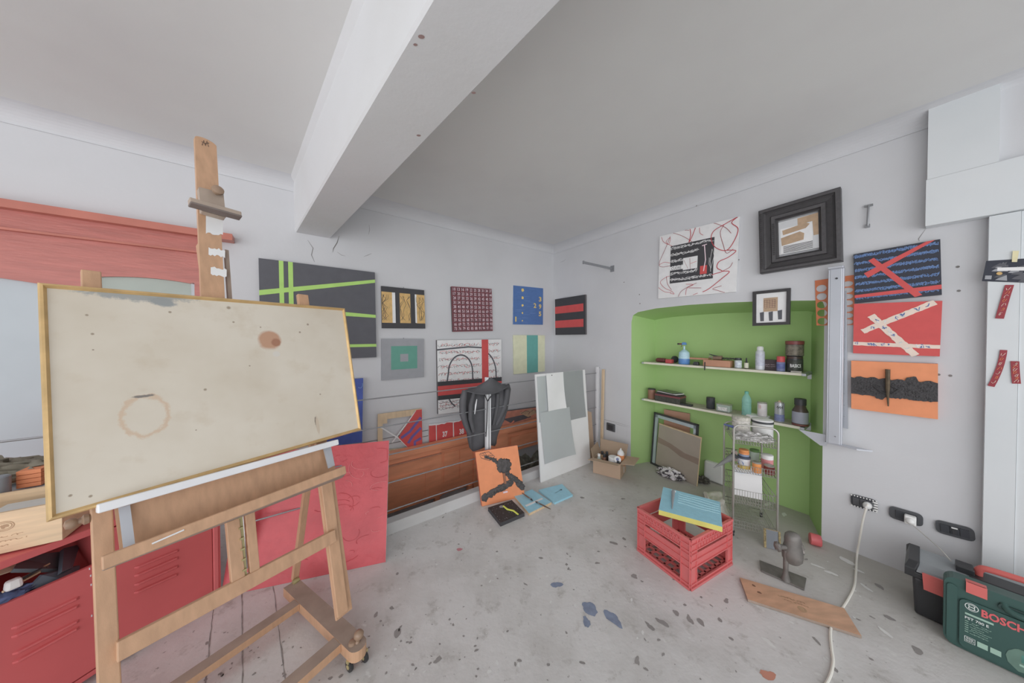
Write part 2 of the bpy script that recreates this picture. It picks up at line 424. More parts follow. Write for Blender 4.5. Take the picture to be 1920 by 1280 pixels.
# wall_left
mb = MB(); th = 0.2
def wallquad(mb, a, b, z0, z1, n, m, t=0.2): mb.prism([V(a.x, a.y, z1), V(b.x, b.y, z1), V(b.x, b.y, z0), V(a.x, a.y, z0)], -n*t, m)
CE = CORN+DA*0.0
wallquad(mb, A_END, CORN, sw, CZ, NA, M_wall)
def crack(mb, plane, pts, w0, m=M_crack):
    P = [plane.off(0.0012)(*p) for p in pts]; n = len(P); vs = []
    for i in range(n):
        t = (P[min(i+1, n-1)]-P[max(i-1, 0)]).normalized(); sd = plane.n.cross(t); k = w0*(1 if 0 < i < n-1 else .3); vs += [P[i]+sd*k, P[i]-sd*k]
    mb.add(vs, [(2*i, 2*i+1, 2*i+3, 2*i+2) for i in range(n-1)], m)
crack(mb, WA, [(577, 450), (587, 465), (584, 478), (590, 491)], .0025)
crack(mb, WA, [(636, 442), (632, 455), (625, 466), (624, 473)], .003)
crack(mb, WA, [(682, 481), (690, 478), (697, 475)], .002)
crack(mb, WA, [(632, 472), (640, 478), (648, 480)], .0015)
crack(mb, WA, [(692, 421), (693, 431), (691, 440)], .0015)
for z in (0.42, 0.36, 0.22):    # skirting lines on the lower wall, seen under the rails
    mb.bar(V(A_END.x, A_END.y, z)+NA*.002, V(CORN.x, CORN.y, z)+NA*.002, .004, .006, M_crack)
struct(mb, 'wall_left')
# coving between wall_left and ceiling; the crease line is its lower edge
def cove(nm, p, q, n, zc, d, m):
    mb = MB(); K = 8; ring = []
    for k in range(K+1):
        a = PI/2*k/K; ring.append((d*(1-math.sin(a)) if False else d*(1-math.cos(a)), (zc)+(CZ-zc)*math.sin(a)))
    pr = [(0, zc-0.004), (0.004, zc-0.004)]+ring+[(d, CZ+.02), (0, CZ+.02)]
    vs = []; 
    for e in (p, q):
        for o, z in pr: vs.append(V(e.x, e.y, z)+n*(o+0.001))
    N = len(pr); fs = [(i, (i+1) % N, N+(i+1) % N, N+i) for i in range(N)]+[tuple(range(N-1, -1, -1)), tuple(range(N, 2*N))]
    mb.add(vs, fs, m); o = struct(mb, nm)
    return o
BD = dirv(438)       # beam direction, away from the camera
b_l = WA(553, 438); b_r = WA(625, 452); BZ = 2.27
cove('trim_2', A_END, CORN, NA, 2.60, 0.13, M_wall)
# wall_right with the arched niche
ND = 0.32
front = [(1184, 871), (1184, 603), (1187, 591), (1196, 585), (1230, 578), (1290, 571.5), (1360, 567), (1450, 564), (1534, 563), (1543, 566), (1546, 574), (1537, 998)]
fp = [WB(*p) for p in front]; fp[0].z = 0; fp[-1].z = 0
def ub(p): return (p-CORN).dot(DB)
WBk = WB.off(-ND)
back = [(1228, 860), (1225, 606), (1227, 600), (1238, 597.5), (1262, 594), (1310, 590), (1360, 587), (1420, 585), (1515, 583), (1526, 585), (1529, 592), (1517, 957)]
fp[-1] = V(fp[-2].x, fp[-2].y, 0); fp[0] = V(fp[1].x, fp[1].y, 0)
bp_ = [WBk(*p) for p in back]; bp_[0].z = 0; bp_[-1].z = 0
bp_[-2] = V(bp_[-1].x, bp_[-1].y, bp_[-2].z)
bp_[1] = V(bp_[0].x, bp_[0].y, bp_[1].z)
mb = MB()
wallquad(mb, CORN-DB*.2, fp[1], sw, CZ, NB, M_wall, .1)
wallquad(mb, fp[-1], B_END, sw, CZ, NB, M_wall, .1)
for i in range(1, len(fp)-2):
    a, b = fp[i], fp[i+1]
    mb.prism([V(a.x, a.y, CZ), V(b.x, b.y, CZ), b, a], -NB*.1, M_wall)
a, b = fp[-2], fp[-1]
mb.prism([V(a.x, a.y, CZ), V(b.x, b.y, CZ), b, a], -NB*.1, M_wall)
a, b = fp[0], fp[1]
# shallow cable duct outline next to the corner
crack(mb, WB, [(1118, 783), (1150, 790), (1181, 799)], .0015); crack(mb, WB, [(1132, 786), (1160, 796), (1180, 801)], .0012)
crack(mb, WB, [(1158, 800), (1158, 812)], .0012); crack(mb, WB, [(1176, 803), (1175, 819)], .0012)
crack(mb, WB, [(1735, 430), (1722, 448), (1724, 452)], .0015); crack(mb, WB, [(1050, 492), (1057, 489), (1061, 485)], .0015)
for px, py in ((1170, 529), (1199, 552), (1200, 569), (1385, 487), (1375, 515), (1760, 702), (1782, 704), (1796, 500), (1306, 386), (1798, 545)):
    p = WB.off(.001)(px, py); bb = Board(p-DB*.01+ZUP*.01, p+DB*.01+ZUP*.01, p+DB*.01-ZUP*.01, p-DB*.01-ZUP*.01, 0, None)
    bb.disc(.5, .5, .006, M_crack, 0.001); mb.add(bb.v, bb.f, M_crack)
# stain line of grime above the floor
struct(mb, 'wall_right')
mb = MB()
vs = fp+bp_; n = len(fp)
mb.add(vs, [(i, i+1, n+i+1, n+i) for i in range(n-1)], M_green, True)
mb.add(bp_, [tuple(range(n))], M_green)
mb.add([p-NB*.05 for p in bp_], [tuple(range(n-1, -1, -1))], M_green)
struct(mb, 'wall_niche')
cove('trim_3', CORN, B_END, NB, 2.60, 0.13, M_wall)
# ceiling
mb = MB(); mb.prism([V(-6.5, BACK-.3, CZ), V(4.6, BACK-.3, CZ), V(4.6, 6, CZ), V(-6.5, 6, CZ)], V(0, 0, .1), M_ceil)
rr = random.Random(5)
struct(mb, 'ceiling')
# beam
mb = MB()
bl = V(b_l.x, b_l.y, BZ); pd = V(BD.y, -BD.x, 0); bw = 0.25
br = bl+pd*bw
L = 4.4
def bq(o, z, t): return V(bl.x, bl.y, z)+pd*o-BD*t
prof = [(-.05, CZ+.01), (-.008, CZ-.02), (0, BZ+.01), (.008, BZ), (bw-.008, BZ), (bw, BZ+.01), (bw+.01, CZ+.01)]
vs = [bq(o, z, -.35) for o, z in prof]+[bq(o, z, L) for o, z in prof]; n = len(prof)
mb.add(vs, [(i, (i+1) % n, n+(i+1) % n, n+i) for i in range(n)]+[tuple(range(n-1, -1, -1)), tuple(range(n, 2*n))], M_beam)
M_chip = mat('plaster_chip', (150, 120, 116), .9)
for px, py, r in ((790, 69, .006), (779, 84, .004), (888, 174, .005), (785, 254, .006)):
    p = Plane((0, 0, BZ-.001), ZUP)(px, py); k = 10
    mb.add([p+V(r*math.cos(2*PI*i/k)*1.6, r*math.sin(2*PI*i/k), 0) for i in range(k)], [tuple(range(k))], M_chip)
struct(mb, 'trim_4')
# upper casing and pillar at the right end of wall_right
mb = MB()
W6 = WB.off(.07)
def bx(pa, px0, px1, z0, z1, m, back=.07):
    a = at(pa, px0, 0); b = at(pa, px1, 0); mb.prism([V(a.x, a.y, z1), V(b.x, b.y, z1), V(b.x, b.y, z0), V(a.x, a.y, z0)], -pa.n*back, m)
zb = W6(1732, 425).z; zt = W6(1733, 205).z; zj = W6(1733, 339).z
bx(W6, 1733, 1866, zj+.002, CZ-.005, M_trim)
bx(WB.off(.074), 1731, 2600, zb, zj, M_trim, .074)
bx(WB.off(.03), 1866, 2600, zj, CZ-.005, M_wall, .03)
struct(mb, 'trim_5', .004)
mb = MB()
W7 = WB.off(.05)
bx(W7, 1850, 1910, 0, zb-.003, M_trim, .05); bx(WB.off(.045), 1910.6, 2500, 0, zb-.003, M_trim, .045)
struct(mb, 'trim_6', .003)
# the orange-red framed shop door in wall_left: cornice, frieze with arched openings, panes
def Apt(px, py, o): return WA.off(o)(px, py)
xL = -330
e = [Apt(xL, 370, .02), Apt(430, 441, .02)]
ztop = Apt(200, 402, .05).z
dr = bpy.data.objects.new('door_1', None); COL.objects.link(dr); dr['kind'] = 'structure'; dr.location = e[1]; ORG[dr.name] = Vector(e[1])
def seg(mb, px0, px1, z0, z1, o0, o1, m):
    a = at(WA.off(o1), px0, 0); b = at(WA.off(o1), px1, 0)
    mb.prism([V(a.x, a.y, z1), V(b.x, b.y, z1), V(b.x, b.y, z0), V(a.x, a.y, z0)], -NA*(o1-o0), m)
zc = Apt(0, 371, .1).z
mb = MB(); seg(mb, xL, 438, zc-.045, zc, .0, .10, M_redframe2); mb.build('cornice', dr, bevel=.004)
mb = MB(); seg(mb, xL, 392, zc-.15, zc-.045, .0, .05, M_redframe); seg(mb, xL, 392, zc-.158, zc-.145, .0, .062, M_redframe2); mb.build('architrave', dr, bevel=.003)
# frieze board with two arched openings
mb = MB(); pl = WA.off(.035)
top = zc-.15
zo = Apt(330, 545, .035)
x = lambda px: at(pl, px, 0)
# columns of the frieze between openings; the arch edges run on smoothly
def archz(px, px0, px1, z_end, rise):
    t = (ub_a(px)-ub_a(px0))/(ub_a(px1)-ub_a(px0)); return z_end+rise*(1-(2*t-1)**2)
def ub_a(px): return (at(pl, px, 0)-CORN).dot(DA)
zR = pl(366, 533).z; zL = pl(70, 533).z-.02
spans = [(-330, -90, 0, 0), (-90, 70.0, zL-.0, .06), (70, 120, 0, 0), (186, 366, zR-.0, .015)]
def strip(px0, px1, zf, n=14):
    for i in range(n):
        a = px0+(px1-px0)*i/n; b = px0+(px1-px0)*(i+1)/n; A = x(a); Bq = x(b)
        mb.prism([V(A.x, A.y, top), V(Bq.x, Bq.y, top), V(Bq.x, Bq.y, zf(b)), V(A.x, A.y, zf(a))], -NA*.035, M_redframe)
pa0 = -330
strip(-330, 105, lambda p: pl(0, 517).z-.035*((p-(-110))/200)**2 if p > -110 else pl(0, 517).z)
strip(105, 180, lambda p: 0.3, 2)
strip(180, 366, lambda p: archz(p, 180, 366, zR, .02))
strip(366, 386, lambda p: 0.3, 2)
mb.build('frieze', dr)
mb = MB(); seg(mb, xL, 366, .2, top-.05, .0, .012, M_panew); pn = mb.build('pane', dr); pn['label'] = 'whitened glass pane'
mb = MB(); seg(mb, 181, 364, 1.2, top-.02, .0125, .016, M_pane); mb.build('pane', dr)
mb = MB(); seg(mb, 360, 366, .3, zR+.01, .012, .035, M_steel); mb.build('glazing_bead', dr)
# ================================================================ PICTURES ON THE WALLS
def pm(name, c, rough=.6, noise=.05, scale=14, bump=0.0, bscale=60): return mat('paint_'+name, c, rough, 0, noise, scale, bump, bscale)
P_white = pm('white', (222, 220, 224)); P_black = pm('black', (60, 60, 64)); P_red = pm('red', (206, 60, 58)); P_dred = pm('deep_red', (150, 34, 48))
P_green = pm('lime', (168, 214, 96)); P_char = pm('charcoal', (84, 85, 92)); P_ochre = pm('ochre', (206, 166, 92), noise=.12, scale=30); P_grey = pm('mid_grey', (150, 152, 158))
P_teal = pm('teal', (86, 156, 138)); P_blue = pm('blue', (62, 108, 172)); P_cream = pm('cream', (214, 216, 180)); P_teal2 = pm('sea_green', (88, 168, 160))
P_maroon = pm('maroon', (104, 62, 70)); P_pink = pm('pale_pink', (222, 196, 204)); P_side = pm('canvas_edge', (84, 80, 82)); P_wside = pm('white_edge', (206, 206, 208))
P_orange = pm('orange', (236, 134, 74)); P_navy = pm('dark_navy', (44, 48, 62)); P_lblue = pm('sky_blue', (96, 134, 190)); P_skin = pm('masking_tape', (226, 200, 184))
P_tan = pm('tan_paper', (178, 148, 116), noise=.12, scale=25); P_yel = pm('yellow', (226, 196, 92)); P_tar = pm('black_impasto', (58, 56, 58), .55, .15, 40, .6, 120)
P_violet = pm('violet', (104, 84, 160)); P_tarred = pm('red_relief', (204, 66, 76), .45, .14, 5, .4, 30)
def wallq(pl, off, q): p = pl.off(off); return [p(*c) for c in q]
def picture(name, pl, off, q, th, m, mside, label, cat='painting', group=None):
    Q = wallq(pl, off, q); b = Board(*Q, th, m, mside); b.meta = (name, label, cat, group); return b
def done(b, bevel=0):
    o = b.build(b.meta[0], loc=(b.q[2]+b.q[3])/2, bevel=bevel); return tag(o, b.meta[1], b.meta[2], b.meta[3])

# -- wall_left
b = picture('painting', WA, .03, [(484.7, 483.5), (702.8, 510.5), (706, 669.5), (489, 678.5)], .028, P_char, P_side, 'large charcoal painting with crossing lime green lines on the left wall')
b.rect(.147, 0, .182, 1, P_green); b.rect(.218, 0, .255, 1, P_green)
b.poly([(0, .307), (1, .085), (1, .122), (0, .357)], P_green); b.poly([(0, .44), (1, .5), (1, .535), (0, .502)], P_green); b.rect(0, .842, 1, .875, P_green)
done(b)
b = picture('painting', WA, .025, [(714.8, 535.8), (795.3, 543.9), (797.5, 615.6), (716.5, 615)], .022, P_black, P_side, 'small black painting with three scribbled ochre panels above the grey and teal one')
rr = random.Random(1)
b.rect(.2, .13, .30, .87, P_white); b.rect(.76, .13, .8, .86, P_white)
for x0, x1 in ((.0, .23), (.4, .65), (.78, 1)):
    b.rect(x0, .13, x1, .87, P_ochre, .0012)
    for k in range(5):
        X = rr.uniform(x0+.02, x1-.02); pts = [(min(x1-.01, max(x0+.01, X+rr.uniform(-.09, .09))), .2+.6*i/6) for i in range(7)]; b.stroke(pts, .003, P_black, .002)
b.stroke([(.5, -.0), (.5, -.03)], .006, M_steel, 0)
done(b)
b = picture('painting', WA, .03, [(846, 537), (921.7, 541.8), (923.7, 619.8), (849.3, 621.5)], .028, P_maroon, P_side, 'square maroon painting covered in a grid of small pink numbers')
n = 1
for j in range(10):
    for i in range(10):
        cx = .055+.1*i-.01; cy = .052+.098*j
        b.text(str((j*7+i*3) % 90+10), cx-.03+.02, cy-.034, cx+.05, cy+.034, P_pink, .01, .0012)
for i in range(11): b.stroke([(.1*i, 0), (.1*i, 1)], .003, P_dred, .0006); b.stroke([(0, .1*i), (1, .1*i)], .003, P_dred, .0008)
done(b)
b = picture('painting', WA, .02, [(962.2, 534.8), (1018.4, 540.4), (1017.9, 608.6), (961.5, 607.9)], .015, P_blue, P_wside, 'bright blue painting with a column of yellow dots and numerals')
for i in range(5): b.disc(.3, .1+.2*i, .022-.003*i, P_yel, .0008, seed=i, amp=.2)
for t, X, Y in (('1', .08, .86), ('2', .7, .48), ('3', .88, .3), ('9', .88, .5), ('5', .88, .7)): b.text(t, X-(.01 if t == '1' else .03), Y-.06, X+(.03 if t == '1' else .06), Y+.07, P_yel, .03, .0009)
rr = random.Random(3)
for i in range(26): y_ = rr.uniform(.04, .96); x_ = rr.uniform(.0, .6); b.stroke([(x_, y_), (x_+.2, y_)], .0025, P_lblue, .0005)
b.stroke([(.75, .03), (.95, .03)], .003, P_blue, .001)
done(b)
b = picture('painting', WA, .02, [(715.4, 635), (794.6, 635), (795, 706.4), (715.4, 713)], .018, P_grey, P_grey, 'grey painting with a teal square and small grey square in its middle')
b.rect(.21, .18, .83, .76, P_teal); b.rect(.42, .38, .61, .57, P_grey); b.stroke([(.5, 0), (.5, -.03)], .008, M_steel, 0); done(b)
b = picture('painting', WA, .035, [(819.3, 637.6), (940, 636), (941, 761.5), (821.6, 776.5)], .03, P_white, P_side, 'large white painting of scribbled rows with black arches and a red cross, behind the jacket')
rr = random.Random(7)
for j in range(9):
    y_ = .07+.098*j+(.03 if j > 5 else 0)
    if .56 < y_ < .74: continue
    b.scrawl(.02, y_-.028, .64, y_+.028, P_black, .0028, rr, .016, .0007, 1.4); b.scrawl(.04, y_-.03, .62, y_+.03, P_red, .003, rr, .03, .0010, 1.2)
    b.scrawl(.76, y_-.028, .97, y_+.028, P_black, .0028, rr, .016, .0007, 1.4); b.scrawl(.76, y_-.03, .97, y_+.03, P_red, .003, rr, .03, .0010)
for y_ in (.76, .84, .92): b.scrawl(.02, y_-.02, .6, y_+.03, P_black, .003, rr, .02, .0007); b.scrawl(.02, y_-.02, .6, y_+.03, P_dred, .003, rr, .04, .0009)
b.stroke([(0, .13), (.2, .115), (.45, .1), (.66, .115)], .017, P_char, .0014)
def arc(cx, cy, rx, ry, a0, a1, n=20): return [(cx+rx*math.cos(a0+(a1-a0)*i/n), cy-ry*math.sin(a0+(a1-a0)*i/n)) for i in range(n+1)]
b.stroke([(.13, .56)]+arc(.33, .45, .18, .24, PI, 0)+[(.51, .56)], .017, P_char, .0015)
b.stroke(arc(.62, .5, .28, .35, PI*.38, 0)+[(.9, .56)], .017, P_char, .0016)
b.rect(0, .56, 1, .62, P_black, .0017); b.rect(0, .62, 1, .75, P_red, .0018); b.rect(0, .75, 1, .81, P_black, .0018); b.stroke([(.15, .8), (.19, .87), (.24, .92)], .015, P_char, .0018)
b.rect(.66, 0, .77, 1, P_red, .002)
done(b)
b = picture('painting', WA, .02, [(962.9, 628), (1021.6, 628.5), (1021.6, 696), (964, 701.4)], .015, P_cream, P_cream, 'pale cream painting with one sea green vertical stripe under the blue one')
b.rect(.4, 0, .76, 1, P_teal2); rr = random.Random(9)
for i in range(16): y_ = .04+.06*i; b.scrawl(.43, y_-.012, .74, y_+.012, P_cream if i % 3 else P_teal, .002, rr, .03, .0009)
done(b)
P_dblue = pm('cobalt', (56, 82, 168), .6, .15, 8, .3, 40)
b = picture('painting', WA, .05, [(600, 716), (681, 709), (679, 829), (600, 838)], .03, P_dblue, P_dblue, 'textured cobalt blue canvas half hidden behind the big stained board'); 
rr = random.Random(2)
for i in range(14):
    a = rr.uniform(0, 6); X, Y = rr.uniform(.5, .95), rr.uniform(.05, .9); b.stroke([(X+.06*math.cos(a+k*.5), Y+.05*math.sin(a+k*.5)) for k in range(7)], .006, P_lblue if i % 3 == 0 else P_dblue, .003)
done(b)

# -- lower wall_left: the pictures that stand behind the orange panelling
b = picture('stretcher_frame', WA, .025, [(708, 776), (790, 765), (791, 846), (708, 856)], .0, None, None, 'wooden stretcher with white tape and a red and violet triangle behind the railing', 'picture frame')
for x0, y0, x1, y1 in ((0, 0, 1, .14), (0, .86, 1, 1), (0, .14, .1, .86), (.9, .14, 1, .86)): b.relief(x0, y0, x1, y1, .012, M_oakl)
b.relief(.1, .14, .2, .24, .01, M_oakl)
b.stroke([(.05, .3), (.45, .62), (.8, 1)], .012, P_white, .0135); b.stroke([(.86, .04), (.4, .58), (.3, .7)], .012, P_white, .0138)
b.prism([b.P(.87, .02, .016), b.P(1, .02, .016), b.P(1, 1, .016), b.P(.78, 1, .016), b.P(.44, .6, .016)], -b.n*.003, P_red)
for k in range(3): b.stroke([(.5+.16*k, .62+.14*k), (.7+.06*k, .5+.12*k), (.97, .2+.24*k)], .028, P_violet, .0166)
done(b)
b = picture('painting', WA, .025, [(804, 797), (894, 783), (896, 862), (805, 876)], .02, P_red, P_wside, 'red painting with white chequered bands and small white emblems behind the railing')
rr = random.Random(4)
for i in range(3):
    X = .14+.345*i; b.stroke([(X, 0), (X, 1)], .014, P_white, .001, .6, rr)
for Y in (.0, .5, 1): b.stroke([(x_/20, Y+rr.uniform(-.01, .01)) for x_ in range(21)], .014, P_white, .0013, .7, rr)
for i in range(3):
    for j in range(2): b.text('3%d' % (i+7), .26+.345*i, .2+.5*j, .36+.345*i, .33+.5*j, P_white, .04, .0014)
done(b)
b = picture('painting', WA, .025, [(938, 772), (1046, 758), (1046, 790), (936, 806)], .015, pm('flesh', (196, 124, 100), noise=.15), P_side, 'wide brownish still life picture between the jacket and the leaning white board')
b.poly([(.05, .42), (.45, .3), (.5, .52), (.18, .72)], P_char); b.stroke([(.1, .95), (.22, .6)], .02, pm('coral', (216, 130, 100)), .002)
rr = random.Random(8)
b.scrawl(.35, .05, .95, .4, P_maroon, .006, rr, .05, .0022); b.scrawl(.4, .5, .9, .8, P_tan, .004, rr, .04, .0024); b.poly([(.3, .2), (.5, .05), (.62, .3), (.45, .5)], P_tan)
b.stroke([(0, -.02), (1, -.02)], .012, P_char, .002)
done(b)

# -- wall_right
b = picture('painting', WB, .03, [(1040.5, 561), (1097, 552), (1097.3, 626.8), (1041.4, 627.7)], .028, P_black, P_side, 'small black painting with two red horizontal bars next to the room corner')
b.rect(0, .215, .95, .41, P_red); b.rect(0, .605, .95, .805, P_red); done(b)
b = picture('painting', WB, .02, [(1237, 443), (1387, 405.6), (1380, 546.7), (1234, 559.8)], .018, P_white, P_wside, 'white painting with looping red threads around a black lettered block')
rr = random.Random(12)
b.rect(.17, .2, .735, .78, P_black)
for j in range(6):
    Y = .24+.098*j
    x1 = .72 if j in (0, 5) else .54
    if j in (2, 3): x1 = .35
    for q in range(3): b.scrawl(.18, Y-.028, x1, Y+.028, P_white, .003, rr, .02, .0012, 1.5)
b.rect(.35, .42, .54, .6, P_white, .0015); b.rect(.17, .52, .35, .58, P_white, .0014); b.text('CUORE', .19, .53, .33, .575, P_char, 0, .0018)
b.rect(.575, .25, .69, .68, P_black, .0018); b.rect(.575, .58, .66, .7, P_red, .002); b.stroke([(.59, .29), (.65, .28)], .008, P_pink, .0026); b.stroke([(.62, .29), (.64, .5), (.62, .66)], .008, P_pink, .0026)
for q in range(2): b.scrawl(.69, .33, .735, .7, P_white, .003, rr, .02, .0019)
b.stroke([(.44, .44), (.45, .6)], .003, P_dred, .002); b.stroke([(.36, .45), (.42, .59)], .002, P_dred, .002); b.stroke([(.45, .52), (.53, .5)], .003, P_red, .002)
T = [[(.03, .02), (.06, .1), (.14, .16), (.16, .06), (.1, .12), (.19, .2)], [(.16, .04), (.1, .2), (.02, .38), (.0, .46), (.06, .5), (.17, .5)], [(.0, .46), (.08, .43), (.17, .46)],
     [(.2, 0), (.3, .06), (.4, .14), (.46, .2)], [(.43, .0), (.44, .1), (.42, .2), (.46, .12), (.5, .0)], [(.36, .0), (.42, .02)], [(.55, .02), (.56, .1), (.6, .14)], [(.72, .0), (.85, .1), (.92, .2)],
     [(.98, .0), (.86, .05), (.72, .12), (.7, .24), (.76, .36), (.88, .42), (.96, .3), (.99, .16), (.92, .06), (.98, .0)], [(.84, .06), (.8, .16), (.84, .34), (.88, .46), (.95, .42)],
     [(.88, .42), (.98, .45), (.9, .52), (.8, .56), (.78, .64), (.84, .7), (.76, .72), (.72, .73)], [(.84, .7), (.92, .66), (.95, .6)], [(.84, .7), (.92, .72), (.84, .8), (.7, .92), (.62, .96)],
     [(.84, .9), (.74, .93), (.8, .96), (.88, 1)], [(.17, .66), (.1, .68), (.03, .74), (.1, .84), (.2, .9), (.24, .95), (.18, .93)], [(.12, .66), (.14, .78), (.2, .88)], [(.0, .82), (.1, .9), (.2, .92)],
     [(.3, 1), (.34, .92), (.44, .86), (.54, .82)], [(.4, .82), (.5, .84), (.42, .88), (.4, .98)], [(.44, .88), (.6, .9)], [(.5, .99), (.56, .97)]]
for i, t in enumerate(T):
    P2 = []
    for k in range(len(t)-1):     # smooth
        p0 = t[max(0, k-1)]; p1 = t[k]; p2 = t[k+1]; p3 = t[min(len(t)-1, k+2)]
        for s_ in range(5):
            u = s_/5; P2.append(tuple(.5*((2*p1[d])+(-p0[d]+p2[d])*u+(2*p0[d]-5*p1[d]+4*p2[d]-p3[d])*u*u+(-p0[d]+3*p1[d]-3*p2[d]+p3[d])*u**3) for d in (0, 1)))
    P2.append(t[-1]); P2 = [(min(.995, max(.005, a)), min(.995, max(.005, c))) for a, c in P2]
    b.stroke(P2, .006 if i in (8, 10, 4, 12) else .0035, P_dred if i % 2 else pm('thread_red', (186, 48, 62)), .0022+.0001*i)
done(b)
# ornate black frame
Q = wallq(WB, .05, [(1422, 395.8), (1576, 349.8), (1579.4, 488.7), (1425, 513)])
t = thing('picture_frame', 'big ornate black moulded frame around a tan and striped collage', 'framed picture', (Q[2]+Q[3])/2)
M_fr = mat('ebony_moulding', (58, 56, 58), .4, noise=.1, scale=30, bump=.2, bscale=80); M_fr2 = mat('ebony_moulding_ridge', (76, 74, 76), .4, noise=.15, scale=60)
b = Board(*Q, 0, None)
def ring(b, x0, y0, x1, y1, i, j, h0, h1, m):
    """moulding face between inset i (height h0) and inset j (height h1), insets in metres"""
    def c(k, h): X = k/b.W; Y = k/b.H; return [b.P(x0+X, y0+Y, h), b.P(x1-X, y0+Y, h), b.P(x1-X, y1-Y, h), b.P(x0+X, y1-Y, h)]
    A = c(i, h0); C = c(j, h1); b.add(A+C, [(k, (k+1) % 4, 4+(k+1) % 4, 4+k) for k in range(4)], m)
pr = [(0, -.049), (0, .0), (.006, .004), (.022, .004), (.026, -.004), (.036, -.012), (.06, -.016), (.066, -.006), (.085, -.008), (.092, -.026), (.1, -.03)]
W_ = b.W
k = (W_*.255)/.1
for (i, h0), (j, h1) in zip(pr, pr[1:]): ring(b, 0, 0, 1, 1, i*k, j*k, h0, h1, M_fr2 if (i, j) in ((.006, .022), (.066, .085)) else M_fr)
b.build('moulding', t)
bb = Board(*Q, 0, None)
for i in range(26):
    Y = .06+.88*i/26
    bb.relief(.02, Y, .045, Y+.02, .009, M_fr)
bb.build('beading', t); bb = Board(*Q, 0, None)
for i in range(16):
    Y = .26+.5*i/16; bb.relief(.185, Y, .215, Y+.018, .001, M_fr)
bb.build('beading', t)
c = Board(b.P(.255, .25, -.028), b.P(.745, .25, -.028), b.P(.745, .75, -.028), b.P(.255, .75, -.028), .01, P_white, P_white)
c.rect(0, 0, 1, 1, pm('pale_grey', (196, 198, 200)), .0005); c.poly([(.5, .02), (1, .0), (1, .62), (.88, .62), (.86, .2), (.5, .22)], P_tan, .0009); c.rect(.05, .22, .86, .98, P_white, .0014)
c.poly([(.1, .28), (.7, .2), (.8, .26), (.7, .36), (.12, .42)], P_tan, .002); c.poly([(.06, .5), (.55, .42), (.66, .5), (.64, .68), (.08, .74)], P_tan, .0024)
for i in range(6): c.rect(.12, .77+.036*i, .86, .786+.036*i, P_black, .003)
c.build('collage', t)
# small framed picture over the niche
Q = wallq(WB, .025, [(1411, 546.7), (1482, 539.5), (1480.6, 608), (1410.6, 610.8)])
t = thing('picture_frame', 'small thin black frame with a woven tan patch over three black pegs', 'framed picture', (Q[2]+Q[3])/2)
b = Board(*Q, 0, None)
for (i, h0), (j, h1) in zip([(0, -.022), (0, 0), (.02, 0), (.022, -.008)], [(0, 0), (.02, 0), (.022, -.008), (.022, -.02)]): ring(b, 0, 0, 1, 1, i, j, h0, h1, M_fr)
b.build('moulding', t)
c = Board(b.P(.055, .055, -.012), b.P(.945, .055, -.012), b.P(.945, .945, -.012), b.P(.055, .945, -.012), .01, P_white, P_white)
c.rect(.27, .18, .7, .62, P_tan); 
for i in range(5): c.stroke([(.3+.08*i, .24), (.3+.08*i, .5)], .002, P_maroon, .0012); c.stroke([(.3, .26+.06*i), (.64, .26+.06*i)], .002, P_maroon, .0014)
for X, d in ((.16, 0), (.43, .0), (.7, -.03)): c.poly([(X, .64+d), (X+.13, .62+d), (X+.13, .92+d), (X+.02, .92+d)], P_char, .001)
c.build('print', t)
# three canvases one below another
b = picture('painting', WB, .03, [(1600, 476.7), (1763, 448), (1766, 552), (1603, 568)], .028, P_navy, P_side, 'dark navy canvas with red crossing bars, topmost of three at the right')
rr = random.Random(21)
for j in range(7):
    Y = .07+.14*j
    for q in range(3): b.scrawl(.02, Y-.045, .97, Y+.03, P_lblue, .0026, rr, .014, .0008, 1.5)
b.poly([(.13, .42), (.86, .0), (.95, .0), (.18, .52)], P_red, .0014); b.poly([(.19, .18), (.26, .14), (.8, .97), (.72, 1)], P_red, .0018); b.poly([(0, .84), (1, .82), (1, .9), (0, .9)], P_red, .0022)
done(b)
b = picture('painting', WB, .03, [(1601, 569.5), (1767, 563.7), (1762, 668), (1599.5, 662)], .028, P_red, P_dred, 'red canvas with white taped bars stained blue, middle of the three at the right')
rr = random.Random(22)
def taped(b, p, q, wd, o):
    n = 26; pts = [(p[0]+(q[0]-p[0])*i/n, p[1]+(q[1]-p[1])*i/n) for i in range(n+1)]; b.stroke(pts, wd, P_skin if wd > .02 else P_white, o, .12, rr)
    for k in range(10):
        u = rr.random()*.9; x_, y_ = p[0]+(q[0]-p[0])*u, p[1]+(q[1]-p[1])*u
        b.stroke([(x_+rr.uniform(-.03, .03), y_+rr.uniform(-.04, .04)) for _ in range(5)], .0035, P_blue if rr.random() < .6 else P_white, o+.0004+.00004*k)
taped(b, (.12, .56), (.93, .02), .03, .0012); taped(b, (.22, .24), (.75, 1), .032, .0018); taped(b, (0, .8), (1, .83), .022, .0024)
done(b)
b = picture('painting', WB, .03, [(1596, 676), (1758.7, 682), (1758.7, 786), (1596, 765.5)], .028, P_orange, pm('burnt_edge', (190, 84, 44)), 'orange canvas with a black tar band and spike, lowest of the three')
rr = random.Random(23); n = 40
up = [(i/n, .33+.015*math.sin(i)+rr.uniform(-.01, .01)+(-.06 if 26 < i < 32 else 0)) for i in range(n+1)]; dn = [(i/n, .69+rr.uniform(-.012, .012)+(.05 if 12 < i < 17 else 0)) for i in range(n+1)]
fr = [b.P(x_, y_, .008) for x_, y_ in up]+[b.P(x_, y_, .008) for x_, y_ in reversed(dn)]
b.prism(fr, -b.n*.0075, P_tar)
